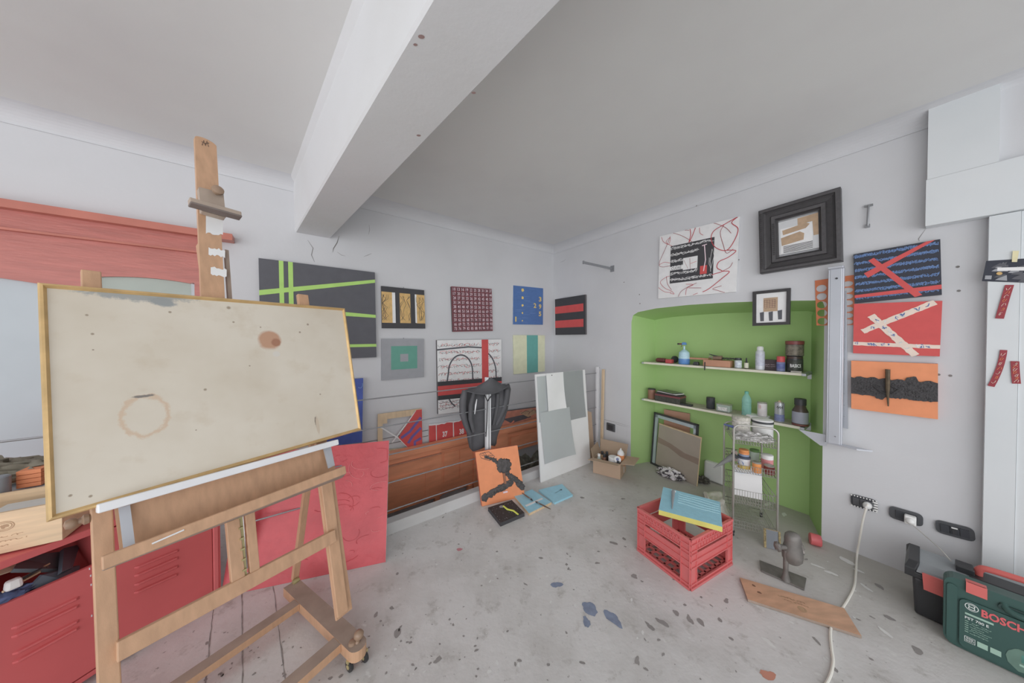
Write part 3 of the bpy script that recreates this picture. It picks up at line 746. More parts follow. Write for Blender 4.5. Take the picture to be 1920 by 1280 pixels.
for k in range(46):
    x_, y_ = rr.uniform(.03, .97), rr.uniform(.38, .64); b.tube([b.P(x_+.02*math.cos(a), y_+.03*math.sin(a), .009) for a in (0, .8, 1.6, 2.6, 3.6)], .0016, P_tar, 5)
b.tube([b.P(.46, .14, .012), b.P(.46, .5, .02), b.P(.46, .62, .018), b.P(.465, .86, .01)], [.010, .009, .006, .003], mat('rusty_iron', (92, 78, 58), .7, .3, .2, 40), 8)
b.tube([b.P(.3, .5, .012), b.P(.38, .6, .014), b.P(.5, .62, .014), b.P(.58, .52, .012), b.P(.5, .46, .014)], .003, P_tar, 6)
done(b)
# orange template sheet with rows of holes, half behind the aluminium post
M_tpl = mat('orange_acrylic', (214, 112, 50), .3, noise=.03, alpha=.86)
pl = WB.off(.006)
P0 = [pl(1528, 526), pl(1602, 515), pl(1602, 609), pl(1531, 610)]
b = Board(*P0, 0, None); W_, H_ = b.W, b.H
def cellgrid(b, x0, x1, y0, y1, fx, fy, m):
    """one cell with an elliptical hole, as a ring of quads"""
    cx, cy = (x0+x1)/2, (y0+y1)/2; n = 24; inn = []; outp = []
    for k in range(n):
        a = 2*PI*k/n; c, s_ = math.cos(a), math.sin(a); inn.append((cx+(x1-x0)/2*fx*c, cy+(y1-y0)/2*fy*s_))
        q = 1/max(abs(c), abs(s_)); outp.append((cx+(x1-x0)/2*c*q, cy+(y1-y0)/2*s_*q))
    vs = [b.P(*p, 0.001) for p in outp+inn]; vb = [v-b.n*.002 for v in vs]
    f = []
    for k in range(n):
        j = (k+1) % n; f += [(k, j, n+j, n+k), (2*n+j, 2*n+k, 3*n+k, 3*n+j), (n+k, n+j, 3*n+j, 3*n+k), (j, k, 2*n+k, 2*n+j)]
    b.add(vs+vb, f, m)
for c_ in range(3):
    rows = [5, 6, 7][c_]
    for r_ in range(rows):
        x0, x1 = c_/3, (c_+1)/3
        a, d = .1+.9*r_/rows, .1+.9*(r_+1)/rows
        cellgrid(b, x0, x1, a, d, .82, .86, M_tpl)
b.prism([b.P(0, 0, .001), b.P(1, 0, .001), b.P(1, .1, .001), b.P(0, .1, .001)], -b.n*.002, M_tpl)
o = b.build('circle_template', loc=b.q[3]); tag(o, 'translucent orange drawing template sheet with rows of round holes', 'template')
# long steel ruler and the aluminium post with its blade-like foot
M_alu = mat('aluminium', (178, 182, 190), .35, .35, noise=.05, scale=3)
pl = WB.off(.012); q = [pl(1578, 545), pl(1587.5, 545), pl(1590, 804), pl(1576, 800)]
b = Board(*q, .004, mat('ruler_steel', (160, 164, 172), .3, .5, noise=.06), None)
for i in range(60): b.stroke([(.0, i/60), (.35 if i % 5 else .6, i/60)], .0012, P_char, .0006)
o = b.build('steel_ruler', loc=q[3]); tag(o, 'long grey steel ruler hanging on the wall behind the aluminium post', 'ruler')
pp = WB.off(.075); zt = pp(1568, 502).z; zb_ = pp(1565, 834).z
a0 = at(pp, 1551, 0); a1 = at(pp, 1581, 0)
t = thing('aluminium_post', 'tall white aluminium post with a pointed foot fixed beside the green niche', 'post', V(a0.x, a0.y, zb_))
mb = MB(); ax = (DB, NB, ZUP); wd = (a1-a0).length; c0 = (a0+a1)/2
mb.box(V(c0.x, c0.y, (zt+zb_)/2)-NB*.012, (wd*.8, .028, zt-zb_-.01), M_alu, ax)
mb.box(V(c0.x, c0.y, (zt+zb_)/2)+DB*(wd*.44)-NB*.02, (wd*.12, .04, zt-zb_-.01), M_alu, ax); mb.box(V(c0.x, c0.y, (zt+zb_)/2)-DB*(wd*.44)-NB*.02, (wd*.12, .04, zt-zb_-.01), M_alu, ax)
mb.box(V(c0.x, c0.y, zt), (wd, .06, .014), M_alu, ax)
mb.build('upright', t, bevel=.004)
mb = MB(); mb.lathe(pp(1569, 522)+NB*.004, [(.006, 0), (.006, .004), (.003, .006)], P_black, NB, 10); mb.build('screw', t); mb = MB(); mb.lathe(pp(1566, 818)+NB*.004, [(.004, 0), (.003, .004)], M_steel, NB, 10); mb.build('screw', t)
mb = MB(); p = [V(c0.x, c0.y, zb_)+DB*x_+NB*y_ for x_, y_ in ((-.04, .0), (.1, .02), (.16, -.02), (.1, -.035), (-.04, -.045))]; mb.prism(p, V(0, 0, .008), M_alu); mb.build('foot', t)
mb = MB(); A_ = WB.off(.05)
mb.prism([A_(1497, 805), A_(1550, 815), A_(1550, 836), A_(1538, 835)], -NB*.006, M_alu); mb.build('bracket_arm', t)
# small things on wall_right
p = WB.off(.0)(1148.4, 503.8)
t = thing('wall_bracket', 'thin steel bar bracket sticking out of the wall near the corner', 'bracket', p)
mb = MB(); mb.box(p+NB*.004, (.05, .008, .07), M_steel, ax); mb.build('plate', t, bevel=.002)
# arm: find its length so that it ends where the photo shows it
r = ray(1093.8, 491); best = min((abs(((p+NB*k-CAM).x/(p+NB*k-CAM).y)-r.x/r.y), k) for k in [i*.005 for i in range(1, 200)])[1]
mb = MB(); mb.box(p+NB*best/2+V(0, 0, .0), (.006, best, .026), M_steel, ax); mb.box(p+NB*best, (.016, .01, .034), M_steel, ax); mb.build('arm', t)
q0 = WB(1629, 386); q1 = WB(1627, 424)
t = thing('metal_hook', 'small grey metal T-shaped hook right of the big black frame', 'hook', q1)
mb = MB(); mb.box(q0+NB*.008, (.035, .012, .012), M_steel, ax); mb.tube([q0+NB*.012, (q0+q1)/2+NB*.02, q1+NB*.012], .005, M_steel); mb.box(q1+NB*.008-V(0, 0, .0), (.02, .012, .02), M_steel, ax); mb.build('bar', t)
# photo print with tape, three red strips on the pillar
pl = WB.off(.053)
q = [pl(1849, 489), pl(1930, 484), pl(1930, 530), pl(1841, 527)]
t = thing('photo_print', 'black and white photograph print taped on the white pillar', 'photograph', (q[2]+q[3])/2)
b = Board(*q, .001, P_navy, P_white); rr = random.Random(31)
for i in range(16):
    x_, y_ = rr.uniform(.2, .95), rr.uniform(.2, .9); b.poly([(x_, y_), (min(1, x_+rr.uniform(.08, .25)), max(0, y_-rr.uniform(.05, .2))), (min(1, x_+.2), min(1, y_+.1)), (x_-.06, min(1, y_+.08))], P_grey if i % 2 else P_char, .0006+.0001*i)
b.rect(.3, .35, .9, .5, P_white, .0024); b.disc(.36, .62, .008, P_ochre, .003); b.rect(.05, .72, .2, .9, P_grey, .0024)
b.build('print', t)
b = Board(pl.off(.004)(1899, 470), pl.off(.004)(1911, 470), pl.off(.004)(1907, 491), pl.off(.004)(1897, 491), .0006, pm('tape', (218, 208, 160))); b.build('tape', t)
for i, (pts, wd, lab) in enumerate([([(1893, 534), (1884, 563), (1874, 597)], .023, 'straight red ornamental strip right below the photograph on the pillar'),
                            ([(1882, 656), (1874, 690), (1858, 724)], .019, 'curved red ornamental strip at the lower left on the pillar'),
                            ([(1903, 677), (1904, 698), (1906, 719)], .022, 'short upright red ornamental strip at the lower right on the pillar')]):
    o0 = pl.off(.001); P_ = [o0(*p_) for p_ in pts]; mb = Board(P_[0]-DB*.1+ZUP*.1, P_[0]+DB*.1+ZUP*.1, P_[0]+DB*.1-ZUP*.1, P_[0]-DB*.1-ZUP*.1, 0, None)
    def ribbon(ps, w_, m_, oo):
        fine = []
        for k in range(9):
            u = k/8; fine.append(ps[0]*(1-u)**2+(ps[1]*2-(ps[0]+ps[2])/2)*(2*u*(1-u))+ps[2]*u*u)
        vs = []
        for k, p_ in enumerate(fine):
            tg = (fine[min(8, k+1)]-fine[max(0, k-1)]).normalized(); sd = NB.cross(tg); vs += [p_+sd*w_/2+NB*oo, p_-sd*w_/2+NB*oo]
        return vs, [(2*k, 2*k+1, 2*k+3, 2*k+2) for k in range(8)], fine
    vs, fs, fine = ribbon(P_, wd, None, .001); m2 = MB(); m2.add(vs, fs, P_dred)
    vs2, fs2, _ = ribbon(P_, wd, None, 0); m2.add(vs2, fs2, P_dred)
    rr = random.Random(40+i)
    for k in range(7):
        c = fine[1+k]; a = rr.uniform(0, 6); m2.tube([c+NB*.0016+DB*.006*math.cos(a+j)+ZUP*.008*math.sin(a+1.4*j) for j in range(5)], .0009, P_orange if k % 2 else P_skin, 4)
    o = m2.build('paper_strip', loc=P_[2]); tag(o, lab, 'paper strip')
# sockets
def socket(px, py, px2, py2, hpx, label, mplate, kind):
    a = WB.off(.001)(px, py); c = WB.off(.001)(px2, py2); m_ = (a+c)/2; wd = (c-a).length; d = (c-a).normalized(); hh = hpx
    t = thing('wall_socket', label, 'socket', m_-V(0, 0, hh/2)); upv = NB.cross(d)
    if upv.z < 0: upv = -upv
    mb = MB(); k = 8; pts = []; r_ = hh*.3
    for cx, cy, s0 in ((1, 1, 0), (-1, 1, 1), (-1, -1, 2), (1, -1, 3)):
        for j in range(5):
            an = PI/2*(s0+j/4); pts.append(m_+NB*.012+d*(cx*(wd/2-r_)+r_*math.cos(an))+upv*(cy*(hh/2-r_)+r_*math.sin(an)))
    mb.prism(pts, -NB*.0115, mplate); mb.build('plate', t, bevel=.002)
    return t, m_, d, upv, wd, hh
M_plate = mat('anthracite_plastic', (74, 76, 80), .35, noise=.04); M_plate2 = mat('anthracite_insert', (56, 58, 64), .4, noise=.04); M_plug = mat('white_plug_plastic', (218, 218, 216), .4, noise=.05, scale=30)
def plug(p, label, r_=.019):
    t = thing('plug', label, 'plug', p); mb = MB(); mb.lathe(p+NB*.013, [(r_, 0), (r_*1.05, .012), (r_*.9, .03), (r_*.5, .04), (.006, .05)], M_plug, NB, 20); mb.build('body', t); return t
tA = socket(1595.5, 935, 1646, 949, .075, 'dark uncovered wall socket left of the other two sockets', M_plate2, 0)
t, m_, d, upv, wd, hh = tA
mb = MB()
for i in range(3): mb.box(m_+NB*.014+d*(-.32+.3*i)*wd*.9, (wd*.25, .006, hh*.62), M_plate, (d, NB, upv))
mb.build('module', t)
mb = MB()
for i in range(9):
    for j in (-1, 1): mb.box(m_+NB*.013+d*(-.46+.115*i)*wd+upv*j*hh*.44, (.006, .006, .006), M_plug, (d, NB, upv))
for i in range(4):
    for j in range(2): mb.box(m_+NB*.014+d*(.37+.09*j)*wd+upv*(-.3+.2*i)*hh, (.01, .006, .009), M_plug, (d, NB, upv))
mb.build('screw_frame', t)
PL1 = plug(WB.off(.006)(1627, 945), 'round white plug in the leftmost wall socket')
tB = socket(1667, 957, 1731, 976, .072, 'dark oval wall socket in the middle with a white adapter', M_plate, 1)
t, m_, d, upv, wd, hh = tB
mb = MB(); mb.box(m_+NB*.014-d*wd*.14, (wd*.32, .006, hh*.6), M_plate2, (d, NB, upv)); mb.box(m_+NB*.014+d*wd*.18, (wd*.3, .006, hh*.6), M_plate2, (d, NB, upv)); mb.build('module', t, bevel=.001)
p2 = WB.off(.006)(1707, 971); t = thing('plug', 'chunky white adapter plug in the middle wall socket', 'plug', p2)
mb = MB(); mb.box(p2+NB*.03, (.042, .036, .05), M_plug, ax); mb.lathe(p2+NB*.048, [(.018, 0), (.016, .012), (.006, .02)], M_plug, NB, 16); mb.build('body', t, bevel=.006)
PL2 = p2+NB*.066
tC = socket(1754, 984, 1828, 1003, .07, 'dark oval wall socket, rightmost of the three', M_plate, 1)
t, m_, d, upv, wd, hh = tC
mb = MB()
for k in (-.25, 0, .25): mb.box(m_+NB*.014+d*wd*k, (wd*.23, .006, hh*.6), M_plate2, (d, NB, upv))
mb.box(m_+NB*.018-upv*.002, (wd*.14, .004, hh*.4), M_black, (d, NB, upv)); mb.box(m_+NB*.019+upv*.016, (wd*.16, .006, .006), M_plug, (d, NB, upv)); mb.build('module', t)
a = WB.off(.001)(1146, 800.5); t = thing('wall_socket', 'small dark square socket low in the corner above the cardboard box', 'socket', a)
mb = MB(); mb.box(a+NB*.008, (.115, .014, .09), M_plate, ax); mb.build('plate', t, bevel=.006); mb = MB(); mb.box(a+NB*.017, (.06, .006, .05), M_black, ax); mb.build('module', t)
# ================================================================ RAILING, STAIRWELL, ORANGE PANELLING
ax = (DB, NB, ZUP); axA = (DA, NA, ZUP)
RZ = [.976, .769, .56, .357, .155]
rp = k0-RAILP.o; RP = RAILP.off(-.03)
def rpt(px, z, o=0): return at(RP.off(o), px, z)
t = thing('railing', 'steel rod railing with white posts along the stairwell kerb', 'railing', at(RP, 915, .08))
for i, z in enumerate(RZ):
    a = rpt(1118, z); c = (V(K_L.x, K_L.y, z)-NA*.03) if i else rpt(-260, z)
    mb = MB(); mb.tube([a, c], .0045, M_steel, 8); mb.build('rail_rod', t)
for px, zt in ((915, 1.05), (1121.5, 1.05), (458, 1.05)):
    p = rpt(px, 0); mb = MB()
    mb.box(V(p.x, p.y, (zt+.06)/2)-DA*.014, (.02, .035, zt-.06), M_white, axA); mb.box(V(p.x, p.y, (zt+.06)/2-.01)+DA*.014, (.014, .03, zt-.08), M_white, axA)
    mb.box(V(p.x, p.y, (zt+.04)/2), (.016, .022, zt-.08), M_steel, axA); mb.box(V(p.x, p.y, .084), (.08, .07, .008), M_white, axA)
    mb.build('post', t, bevel=.002)
# orange panelling against wall_left
PA = WA.off(.10)
o0 = at(PA, 780, 0)
t = thing('wooden_panelling', 'old orange painted wooden panelling with moulded cornice behind the railing', 'panelling', V(o0.x, o0.y, -.6))
def ps(mb, px0, px1, z0, z1, o_a, o_b, m):
    a = at(WA.off(o_b), px0, 0) if px0 is not None else None; b = at(WA.off(o_b), px1, 0)
    if a is None: a = V(A_S.x, A_S.y, 0)+DA*.1+NA*o_b
    mb.prism([V(a.x, a.y, z1), V(b.x, b.y, z1), V(b.x, b.y, z0), V(a.x, a.y, z0)], -NA*(o_b-o_a), m)
EX = 1030
mb = MB(); ps(mb, None, 897, -.28, .2, .045, .07, M_orange); ps(mb, 897, EX, -.04, .2, .045, .07, M_orange); mb.build('back_board', t)
mb = MB(); ps(mb, None, EX, .245, .305, .045, .125, M_orange); ps(mb, None, 827, .19, .245, .045, .10, M_orange); ps(mb, None, 827, .178, .19, .045, .115, M_orange2)
ps(mb, 827, EX, .215, .245, .045, .1, M_orange); mb.build('cornice', t, bevel=.006)
mb = MB(); ps(mb, None, 827, -.28, .178, .07, .09, M_orange); mb.build('panel', t, bevel=.004)
mb = MB()
ps(mb, 700, 803, .03, .045, .09, .097, M_orange); ps(mb, 797, 803, -.27, .03, .09, .097, M_orange); mb.build('panel_moulding', t, bevel=.003)
for x0, x1 in ((832, 861), (862, 886)):
    mb = MB(); ps(mb, x0, x1-1, -.16, .16, .07, .078, M_orange); mb.build('panel', t, bevel=.004)
mb = MB(); ps(mb, 888, 897, -.5, .215, .03, .085, M_orange); mb.build('pilaster', t, bevel=.003)
mb = MB(); ps(mb, 878, 886, -.6, -.28, .03, .085, M_orange); mb.build('leg', t, bevel=.003)
mb = MB(); ps(mb, 815, 824, -.6, -.28, .03, .085, M_orange); mb.build('leg', t, bevel=.003)
mb = MB(); ps(mb, 929, 952, .0, .215, .07, .095, M_orange); ps(mb, 958, 1018, .02, .15, .07, .085, M_orange); mb.build('panel', t, bevel=.006)
# dark heap in the stairwell
p = at(WA.off(.35), 992, -.6)
mb = MB(); M_heap = mat('mossy_sack', (92, 92, 80), .9, noise=.5, scale=18, bump=.6, bscale=30)
mb.blob(p+V(0, 0, .26), (.62, .45, .62), M_heap, 3, .2, 5, 24, axA); mb.blob(p+V(0, 0, .2)+DA*.2-NA*.05, (.35, .3, .5), M_heap, 7, .2, 5, 18, axA)
o = mb.build('rubble_sack', loc=p); tag(o, 'dark crumpled sacks down in the stairwell behind the leaning white board', 'sack')

# jacket on the rail post
t = thing('jacket', 'dark grey jacket hung over a white railing post', 'jacket', rpt(913, .42))
M_jkt = mat('charcoal_cloth', (82, 82, 86), .75, noise=.12, scale=8, bump=.15, bscale=60); M_jin = mat('charcoal_lining', (66, 66, 70), .7)
from mathutils import noise as _mn
def mnoise(v): return _mn.noise(v)
def jrow(y, xl, xr, o, th, nf, amp, ph):
    a = RP.off(o)(xl, y); b = RP.off(o)(xr, y); c = (a+b)/2; hw = (b-a).length/2; vs = []; N = 56
    for k in range(N):
        an = 2*PI*k/N; cx, sx = math.cos(an), math.sin(an)
        f = 1+amp*1.2*math.sin(2*an+ph*.7)+2.2*amp*mnoise(V(cx*2.2+ph*.2, sx*2.2, ph*1.1))+amp*mnoise(V(cx*6, sx*6, ph*1.5))
        vs.append(c+DA*(hw*math.copysign(abs(cx)**.8, cx))+NA*(th*math.copysign(abs(sx)**.9, sx)*f)+V(0, 0, .012*math.sin(3*an+ph)))
    return vs
def loft(mb, rows, m, cap=True):
    N = len(rows[0]); vs = [v for r in rows for v in r]; fs = []
    for j in range(len(rows)-1):
        for k in range(N): fs.append((j*N+k, j*N+(k+1) % N, (j+1)*N+(k+1) % N, (j+1)*N+k))
    if cap: fs += [tuple(range(N-1, -1, -1)), tuple((len(rows)-1)*N+k for k in range(N))]
    mb.add(vs, fs, m, True)
mb = MB(); R_ = []
for y, xl, xr, th in ((726, 876, 955, .03), (734, 870, 957, .05), (750, 867, 954, .07), (770, 868, 950, .075), (790, 871, 943, .07), (805, 876, 935, .065), (820, 878, 930, .055), (834, 881, 929, .045), (838, 884, 927, .03)):
    R_.append(jrow(y, xl, xr, -.10, th, 7, .22, y*.012))
loft(mb, R_, M_jkt); mb.build('body', t)
mb = MB()   # sleeves
S = [RP.off(-.04)(872, 732), RP.off(-.03)(868, 752), RP.off(-.03)(868, 775), RP.off(-.03)(874, 796), RP.off(-.04)(881, 812)]
mb.tube(S, [.035, .045, .042, .036, .03], M_jkt, 14, squash=.7); mb.build('sleeve', t)
mb = MB(); S = [RP.off(-.04)(951, 730), RP.off(-.03)(949, 748), RP.off(-.03)(944, 766), RP.off(-.03)(936, 784), RP.off(-.04)(930, 796)]
mb.tube(S, [.04, .045, .042, .036, .03], M_jkt, 14, squash=.7); mb.build('sleeve', t)
mb = MB()
S = [RP.off(-.0)(889, 736), RP.off(.0)(883, 758), RP.off(-.0)(882, 784), RP.off(-.01)(888, 808)]
mb.tube(S, [.03, .034, .034, .026], M_jkt, 12, squash=.6); mb.build('front_panel', t); mb = MB()
mb.tube([RP.off(-.02)(933, 738), RP.off(-.01)(932, 762), RP.off(-.02)(925, 796)], [.03, .034, .024], M_jkt, 10, squash=.6); mb.build('front_panel', t)
mb = MB()   # collar / hood draped over the post
pk = RP.off(.035)(921, 707); rim = [(869, 731, .0), (884, 735, .06), (898, 738, .09), (915, 739, .10), (932, 735, .09), (946, 729, .06), (957, 721, .0), (954, 720, -.09), (940, 722, -.13), (915, 728, -.14), (890, 729, -.12), (872, 730, -.07)]
rimp = [RP.off(o_)(x_, y_) for x_, y_, o_ in rim]; n = len(rimp); vs = []; LV = 7
for j in range(LV+1):
    u = j/LV
    for k, q in enumerate(rimp): v = pk.lerp(q, u); vs.append(v-V(0, 0, .03*math.sin(PI*u)*(1 if rim[k][2] > -.05 else .4)))
fs = [(j*n+k, j*n+(k+1) % n, (j+1)*n+(k+1) % n, (j+1)*n+k) for j in range(LV) for k in range(n)]
vs2 = [v-V(0, 0, .006) for v in vs]; mb.add(vs, fs, M_jkt, True); mb.add(vs2, [tuple(reversed(f)) for f in fs], M_jin, True)
e_ = [((LV)*n+k, LV*n+(k+1) % n) for k in range(n)]; m_ = len(vs)
mb.add(vs+vs2, [(a, m_+a, m_+b, b) for a, b in e_], M_jkt); mb.build('collar', t, subd=1)
mb = MB(); S = [RP.off(.035)(909, 740), RP.off(.04)(914, 752), RP.off(.035)(913, 790), RP.off(.035)(911, 818)]; mb.tube(S, .011, M_jin, 8, squash=.4)
mb.tube([RP.off(.035)(921, 742), RP.off(.04)(914, 752)], .008, M_jin, 8, squash=.4); mb.build('strap', t)
mb = MB(); mb.tube([RP.off(.035)(894, 748), RP.off(.04)(892, 760), RP.off(.035)(890, 776)], [.003, .007, .003], M_white, 6); mb.build('white_piping', t)
# pieces leaning by the end post
q = [fl(1130, 838), at(WB.off(.02), 1128, 1.0)]
a = at(WB.off(.06), 1128.5, 0); z1 = WB.off(.03)(1130, 692).z
t2 = MB(); t2.bar(a+V(0, 0, .002), V(a.x, a.y, z1)-NB*.03, .03, .02, M_oakl, NB); o = t2.build('wooden_batten', loc=a, bevel=.002); tag(o, 'long pale wooden batten standing upright beside the railing end post', 'batten')
a = fl(1106, 868); c = fl(1112, 866)
pl = RAILP.off(.02); b = Board(pl(1098, 776), pl(1109, 779), pl(1115, 862), pl(1106, 866), .006, M_card, M_card)
zmin = min(v.z for v in b.v); b.v = [v-V(0, 0, zmin-.002) for v in b.v]; o = b.build('cardboard_sheet', loc=b.v[3]); tag(o, 'brown cardboard strip standing between white board and railing end post', 'cardboard')

# ================================================================ THINGS LEANING ON THE KERB AND RAIL
def lean(name, bl, br, tl_px, height, th, m, mside, label, cat, lean_t=None):
    """a board standing on the floor from bl to br, its top leaning back so that its top left corner is seen at tl_px"""
    u = (br-bl).normalized(); back = V(-u.y, u.x, 0)
    if back.y < 0: back = -back
    # intersect: the plane through the left edge perpendicular to u
    T = Plane(bl, u)(*tl_px) if lean_t is None else bl+back*lean_t+V(0, 0, height)
    up = T-bl
    b = Board(bl+up, br+up, br, bl, th, m, mside); b.meta = (name, label, cat, None); return b
# white board with sheets
bl = fl(1014, 905); br = fl(1111, 869); br = bl+DA*(br-bl).length
T = RAILP.off(.012)(996, 703); up = T-bl; up = V(0, 0, up.z)-NA*((bl-CORN).dot(NA)-(RAILP.o-CORN).dot(NA)-.012)*1.0
b = Board(bl+up, br+up, br, bl, .012, M_paper, M_wall)
b.v = [v+V(0, 0, .001) for v in b.v]
t = thing('white_board', 'tall white board leaning on the railing with paper sheets taped on it', 'board', bl)
b.build('board', t)
M_silver = mat('silver_paper', (180, 186, 188), .38, .15, noise=.04, scale=2); M_silver2 = mat('silver_paper_dull', (150, 154, 156), .4, .1, noise=.05, scale=2)
def sheet(x0, y0, x1, y1, m, curl=0.0, o=.003, sx=0.0, name='paper_sheet'):
    mb = MB(); N, Mn = 12, 12; vs = []
    for j in range(Mn+1):
        for i in range(N+1):
            u, v = i/N, j/Mn; h = o+.004*math.sin(u*3+v*2)+curl*max(0, (u*.7+v*.6-.75))**2
            vs.append(b.P(x0+(x1-x0)*u+sx*v, y0+(y1-y0)*v, max(.002, h)))
    f = [(j*(N+1)+i, j*(N+1)+i+1, (j+1)*(N+1)+i+1, (j+1)*(N+1)+i) for j in range(Mn) for i in range(N)]
    vb = [v-b.n*.0008 for v in vs]; mb.add(vs, f, m, True); mb.add(vb, [tuple(reversed(q)) for q in f], M_paper, True); return mb.build(name, t)
sheet(.47, .0, .94, .50, M_silver2, .05, .004); sheet(.02, .02, .2, .45, M_silver, .0, .003)
sheet(.03, .36, .60, .84, M_silver, .10, .010, .04); sheet(.18, .0, .51, .36, M_paper, .08, .012)
mb = MB(); mb.lathe(b.P(.28, .02, .012), [(.006, 0), (.005, .006)], M_black, b.n, 10); mb.build('pin', t)
# orange relief painting
bl = fl(904, 949.7); br = fl(984, 930)
b = lean('painting', bl, br, (892, 848), .4, .035, P_orange, pm('burnt_edge2', (196, 92, 58)), 'orange canvas with a black cross-shaped tar relief leaning on the kerb', 'painting')
T = RAILP.off(.012)(891, 848); up = T-bl; b = Board(bl+up, br+up, br, bl, .03, P_orange, pm('burnt_edge2', (196, 92, 58))); b.meta = ('painting', 'orange canvas with a black cross-shaped tar relief leaning on the kerb', 'painting', None)
rr = random.Random(51)
def blobpath(b, pts, w_, m, h=.008, n=22):
    for i in range(n):
        u = i/(n-1)*(len(pts)-1); k = min(len(pts)-2, int(u)); f = u-k; x_ = pts[k][0]*(1-f)+pts[k+1][0]*f; y_ = pts[k][1]*(1-f)+pts[k+1][1]*f
        c = b.P(x_, y_, .001); r_ = w_*rr.uniform(.8, 1.25); ax_ = ((b.q[1]-b.q[0]).normalized(), (b.q[0]-b.q[3]).normalized(), b.n)
        b.blob(c, (r_*2, r_*2, h*2*rr.uniform(.7, 1.2)), m, i, .3, 3, 7, ax_)
P_tar2 = pm('ash_tar', (76, 72, 72), .6, .3, 60, .5, 150)
blobpath(b, [(.22, .12), (.4, .2), (.5, .3)], .014, P_tar2, .006, 8); blobpath(b, [(.6, .42), (.7, .56), (.85, .66), (.97, .82)], .024, P_tar2, .009, 12)
blobpath(b, [(.08, .85), (.3, .78), (.5, .74), (.7, .69)], .024, P_tar2, .009, 14); blobpath(b, [(.55, .26), (.7, .3), (.66, .42), (.52, .4), (.55, .28)], .032, P_tar2, .009, 10)
b.stroke([(.1, .04), (.3, .03), (.42, .14), (.3, .2), (.12, .13), (.08, .05), (.2, .1), (.38, .12)], .004, P_tar2, .002); b.stroke([(.2, .02), (.28, .16), (.36, .05), (.24, .12), (.16, .04)], .003, P_tar2, .0022)
b.relief(.55, .48, .6, .68, .012, mat('rust_bolt', (150, 96, 66), .6)); b.relief(.5, .82, .6, .85, .01, P_pink)
b.v = [v+V(0, 0, .002) for v in b.v]; done(b)
# big red relief canvas
bl = fl(483.5, 1105); br = fl(723, 1054); u = (br-bl).normalized(); bl = br-u*.82
b = lean('painting', bl, br, (0, 0), .68, .022, P_tarred, P_wside, 'large crimson canvas with scratched relief leaning behind the easel', 'painting', .24)
rr = random.Random(61); P_tr2 = pm('red_relief_light', (220, 120, 124), .45, .1)
for i in range(34):
    x_, y_ = rr.uniform(.4, .97), rr.uniform(.04, .6) if i < 26 else rr.uniform(.6, .95); a0_, r0 = rr.uniform(0, 6), rr.uniform(.03, .11); sp_ = rr.uniform(.8, 3.5); sq = rr.uniform(.3, 1)
    pts = [(min(.99, max(.01, x_+r0*math.cos(a0_+sp_*k/12))), min(.99, max(.01, y_+r0*sq*math.sin(a0_+sp_*k/12)))) for k in range(13)]
    b.tube([b.P(p_[0], p_[1], .002) for p_ in pts], .0016, P_tr2 if i % 3 == 0 else P_tarred, 5)
b.v = [v+V(0, 0, .002) for v in b.v]; done(b)
# flat canvases on the floor
def flat(name, px4, z, th, m, mside, label, cat='painting'):
    q = [fl(*p_, z+th) for p_ in px4]; b = Board(*q, th, m, mside); b.n = V(0, 0, 1); b.meta = (name, label, cat, None); return b
b = flat('painting', [(915, 951), (959.5, 937), (983.5, 961), (938.5, 980)], .001, .028, pm('speckled_black', (60, 54, 56), .7, .3, 60, .4, 90), P_black, 'small speckled black canvas with a yellow streak lying on the floor')
b.tube([b.P(.52, .22, .004), b.P(.55, .5, .005), b.P(.7, .7, .005), b.P(.74, .97, .004)], [.007, .009, .009, .007], pm('neon_yellow', (216, 226, 66), .5), 8, squash=.6); b.disc(.45, .22, .018, P_grey, .002, seed=3, amp=.2)
rr = random.Random(5)
for i in range(25): b.disc(rr.random()*.9+.05, rr.random()*.9+.05, .003, P_grey, .0015, 6)
done(b)
P_aqua = pm('aqua', (140, 200, 222), .5, .05, 20, .15, 60)
b = flat('painting', [(997.5, 917), (1034, 941), (992, 962), (963.8, 929.5)], .001, .02, P_aqua, M_oakl, 'light blue canvas with brushes on it beside the orange relief painting'); b.relief(.62, .1, .7, .9, .001, P_white); done(b)
b = flat('painting', [(1054, 907), (1074, 927), (1040, 942), (1010, 918)], .001, .016, P_aqua, P_aqua, 'light blue canvas with a dark mark lying farthest right on the floor'); b.disc(.42, .25, .009, P_char, .002, seed=1, amp=.3); b.stroke([(.42, .25), (.5, .6)], .003, P_char, .002); done(b)
b = None
def brush(a, c, z0, z1, label, hm):
    A_ = fl(*a, z0); C_ = fl(*c, z1); t = thing('paint_brush', label, 'paintbrush', A_); d = (C_-A_)
    mb = MB(); mb.tube([A_+d*.3, A_+d*.6, C_], [.005, .006, .003], hm, 8); mb.build('handle', t)
    mb = MB(); mb.tube([A_+d*.14, A_+d*.3], .006, M_steel, 8); mb.build('ferrule', t)
    mb = MB(); mb.tube([A_, A_+d*.15], [.003, .008], M_black, 8); mb.build('bristles', t)
brush((1004, 940), (1032, 954), .03, .03, 'dark handled paintbrush at the front of the nearer blue canvas', mat('dark_handle', (96, 78, 66), .5))
brush((999, 938), (979, 924), .03, .035, 'brown paintbrush at the back corner of the nearer blue canvas', mat('brown_handle', (120, 88, 70), .5))
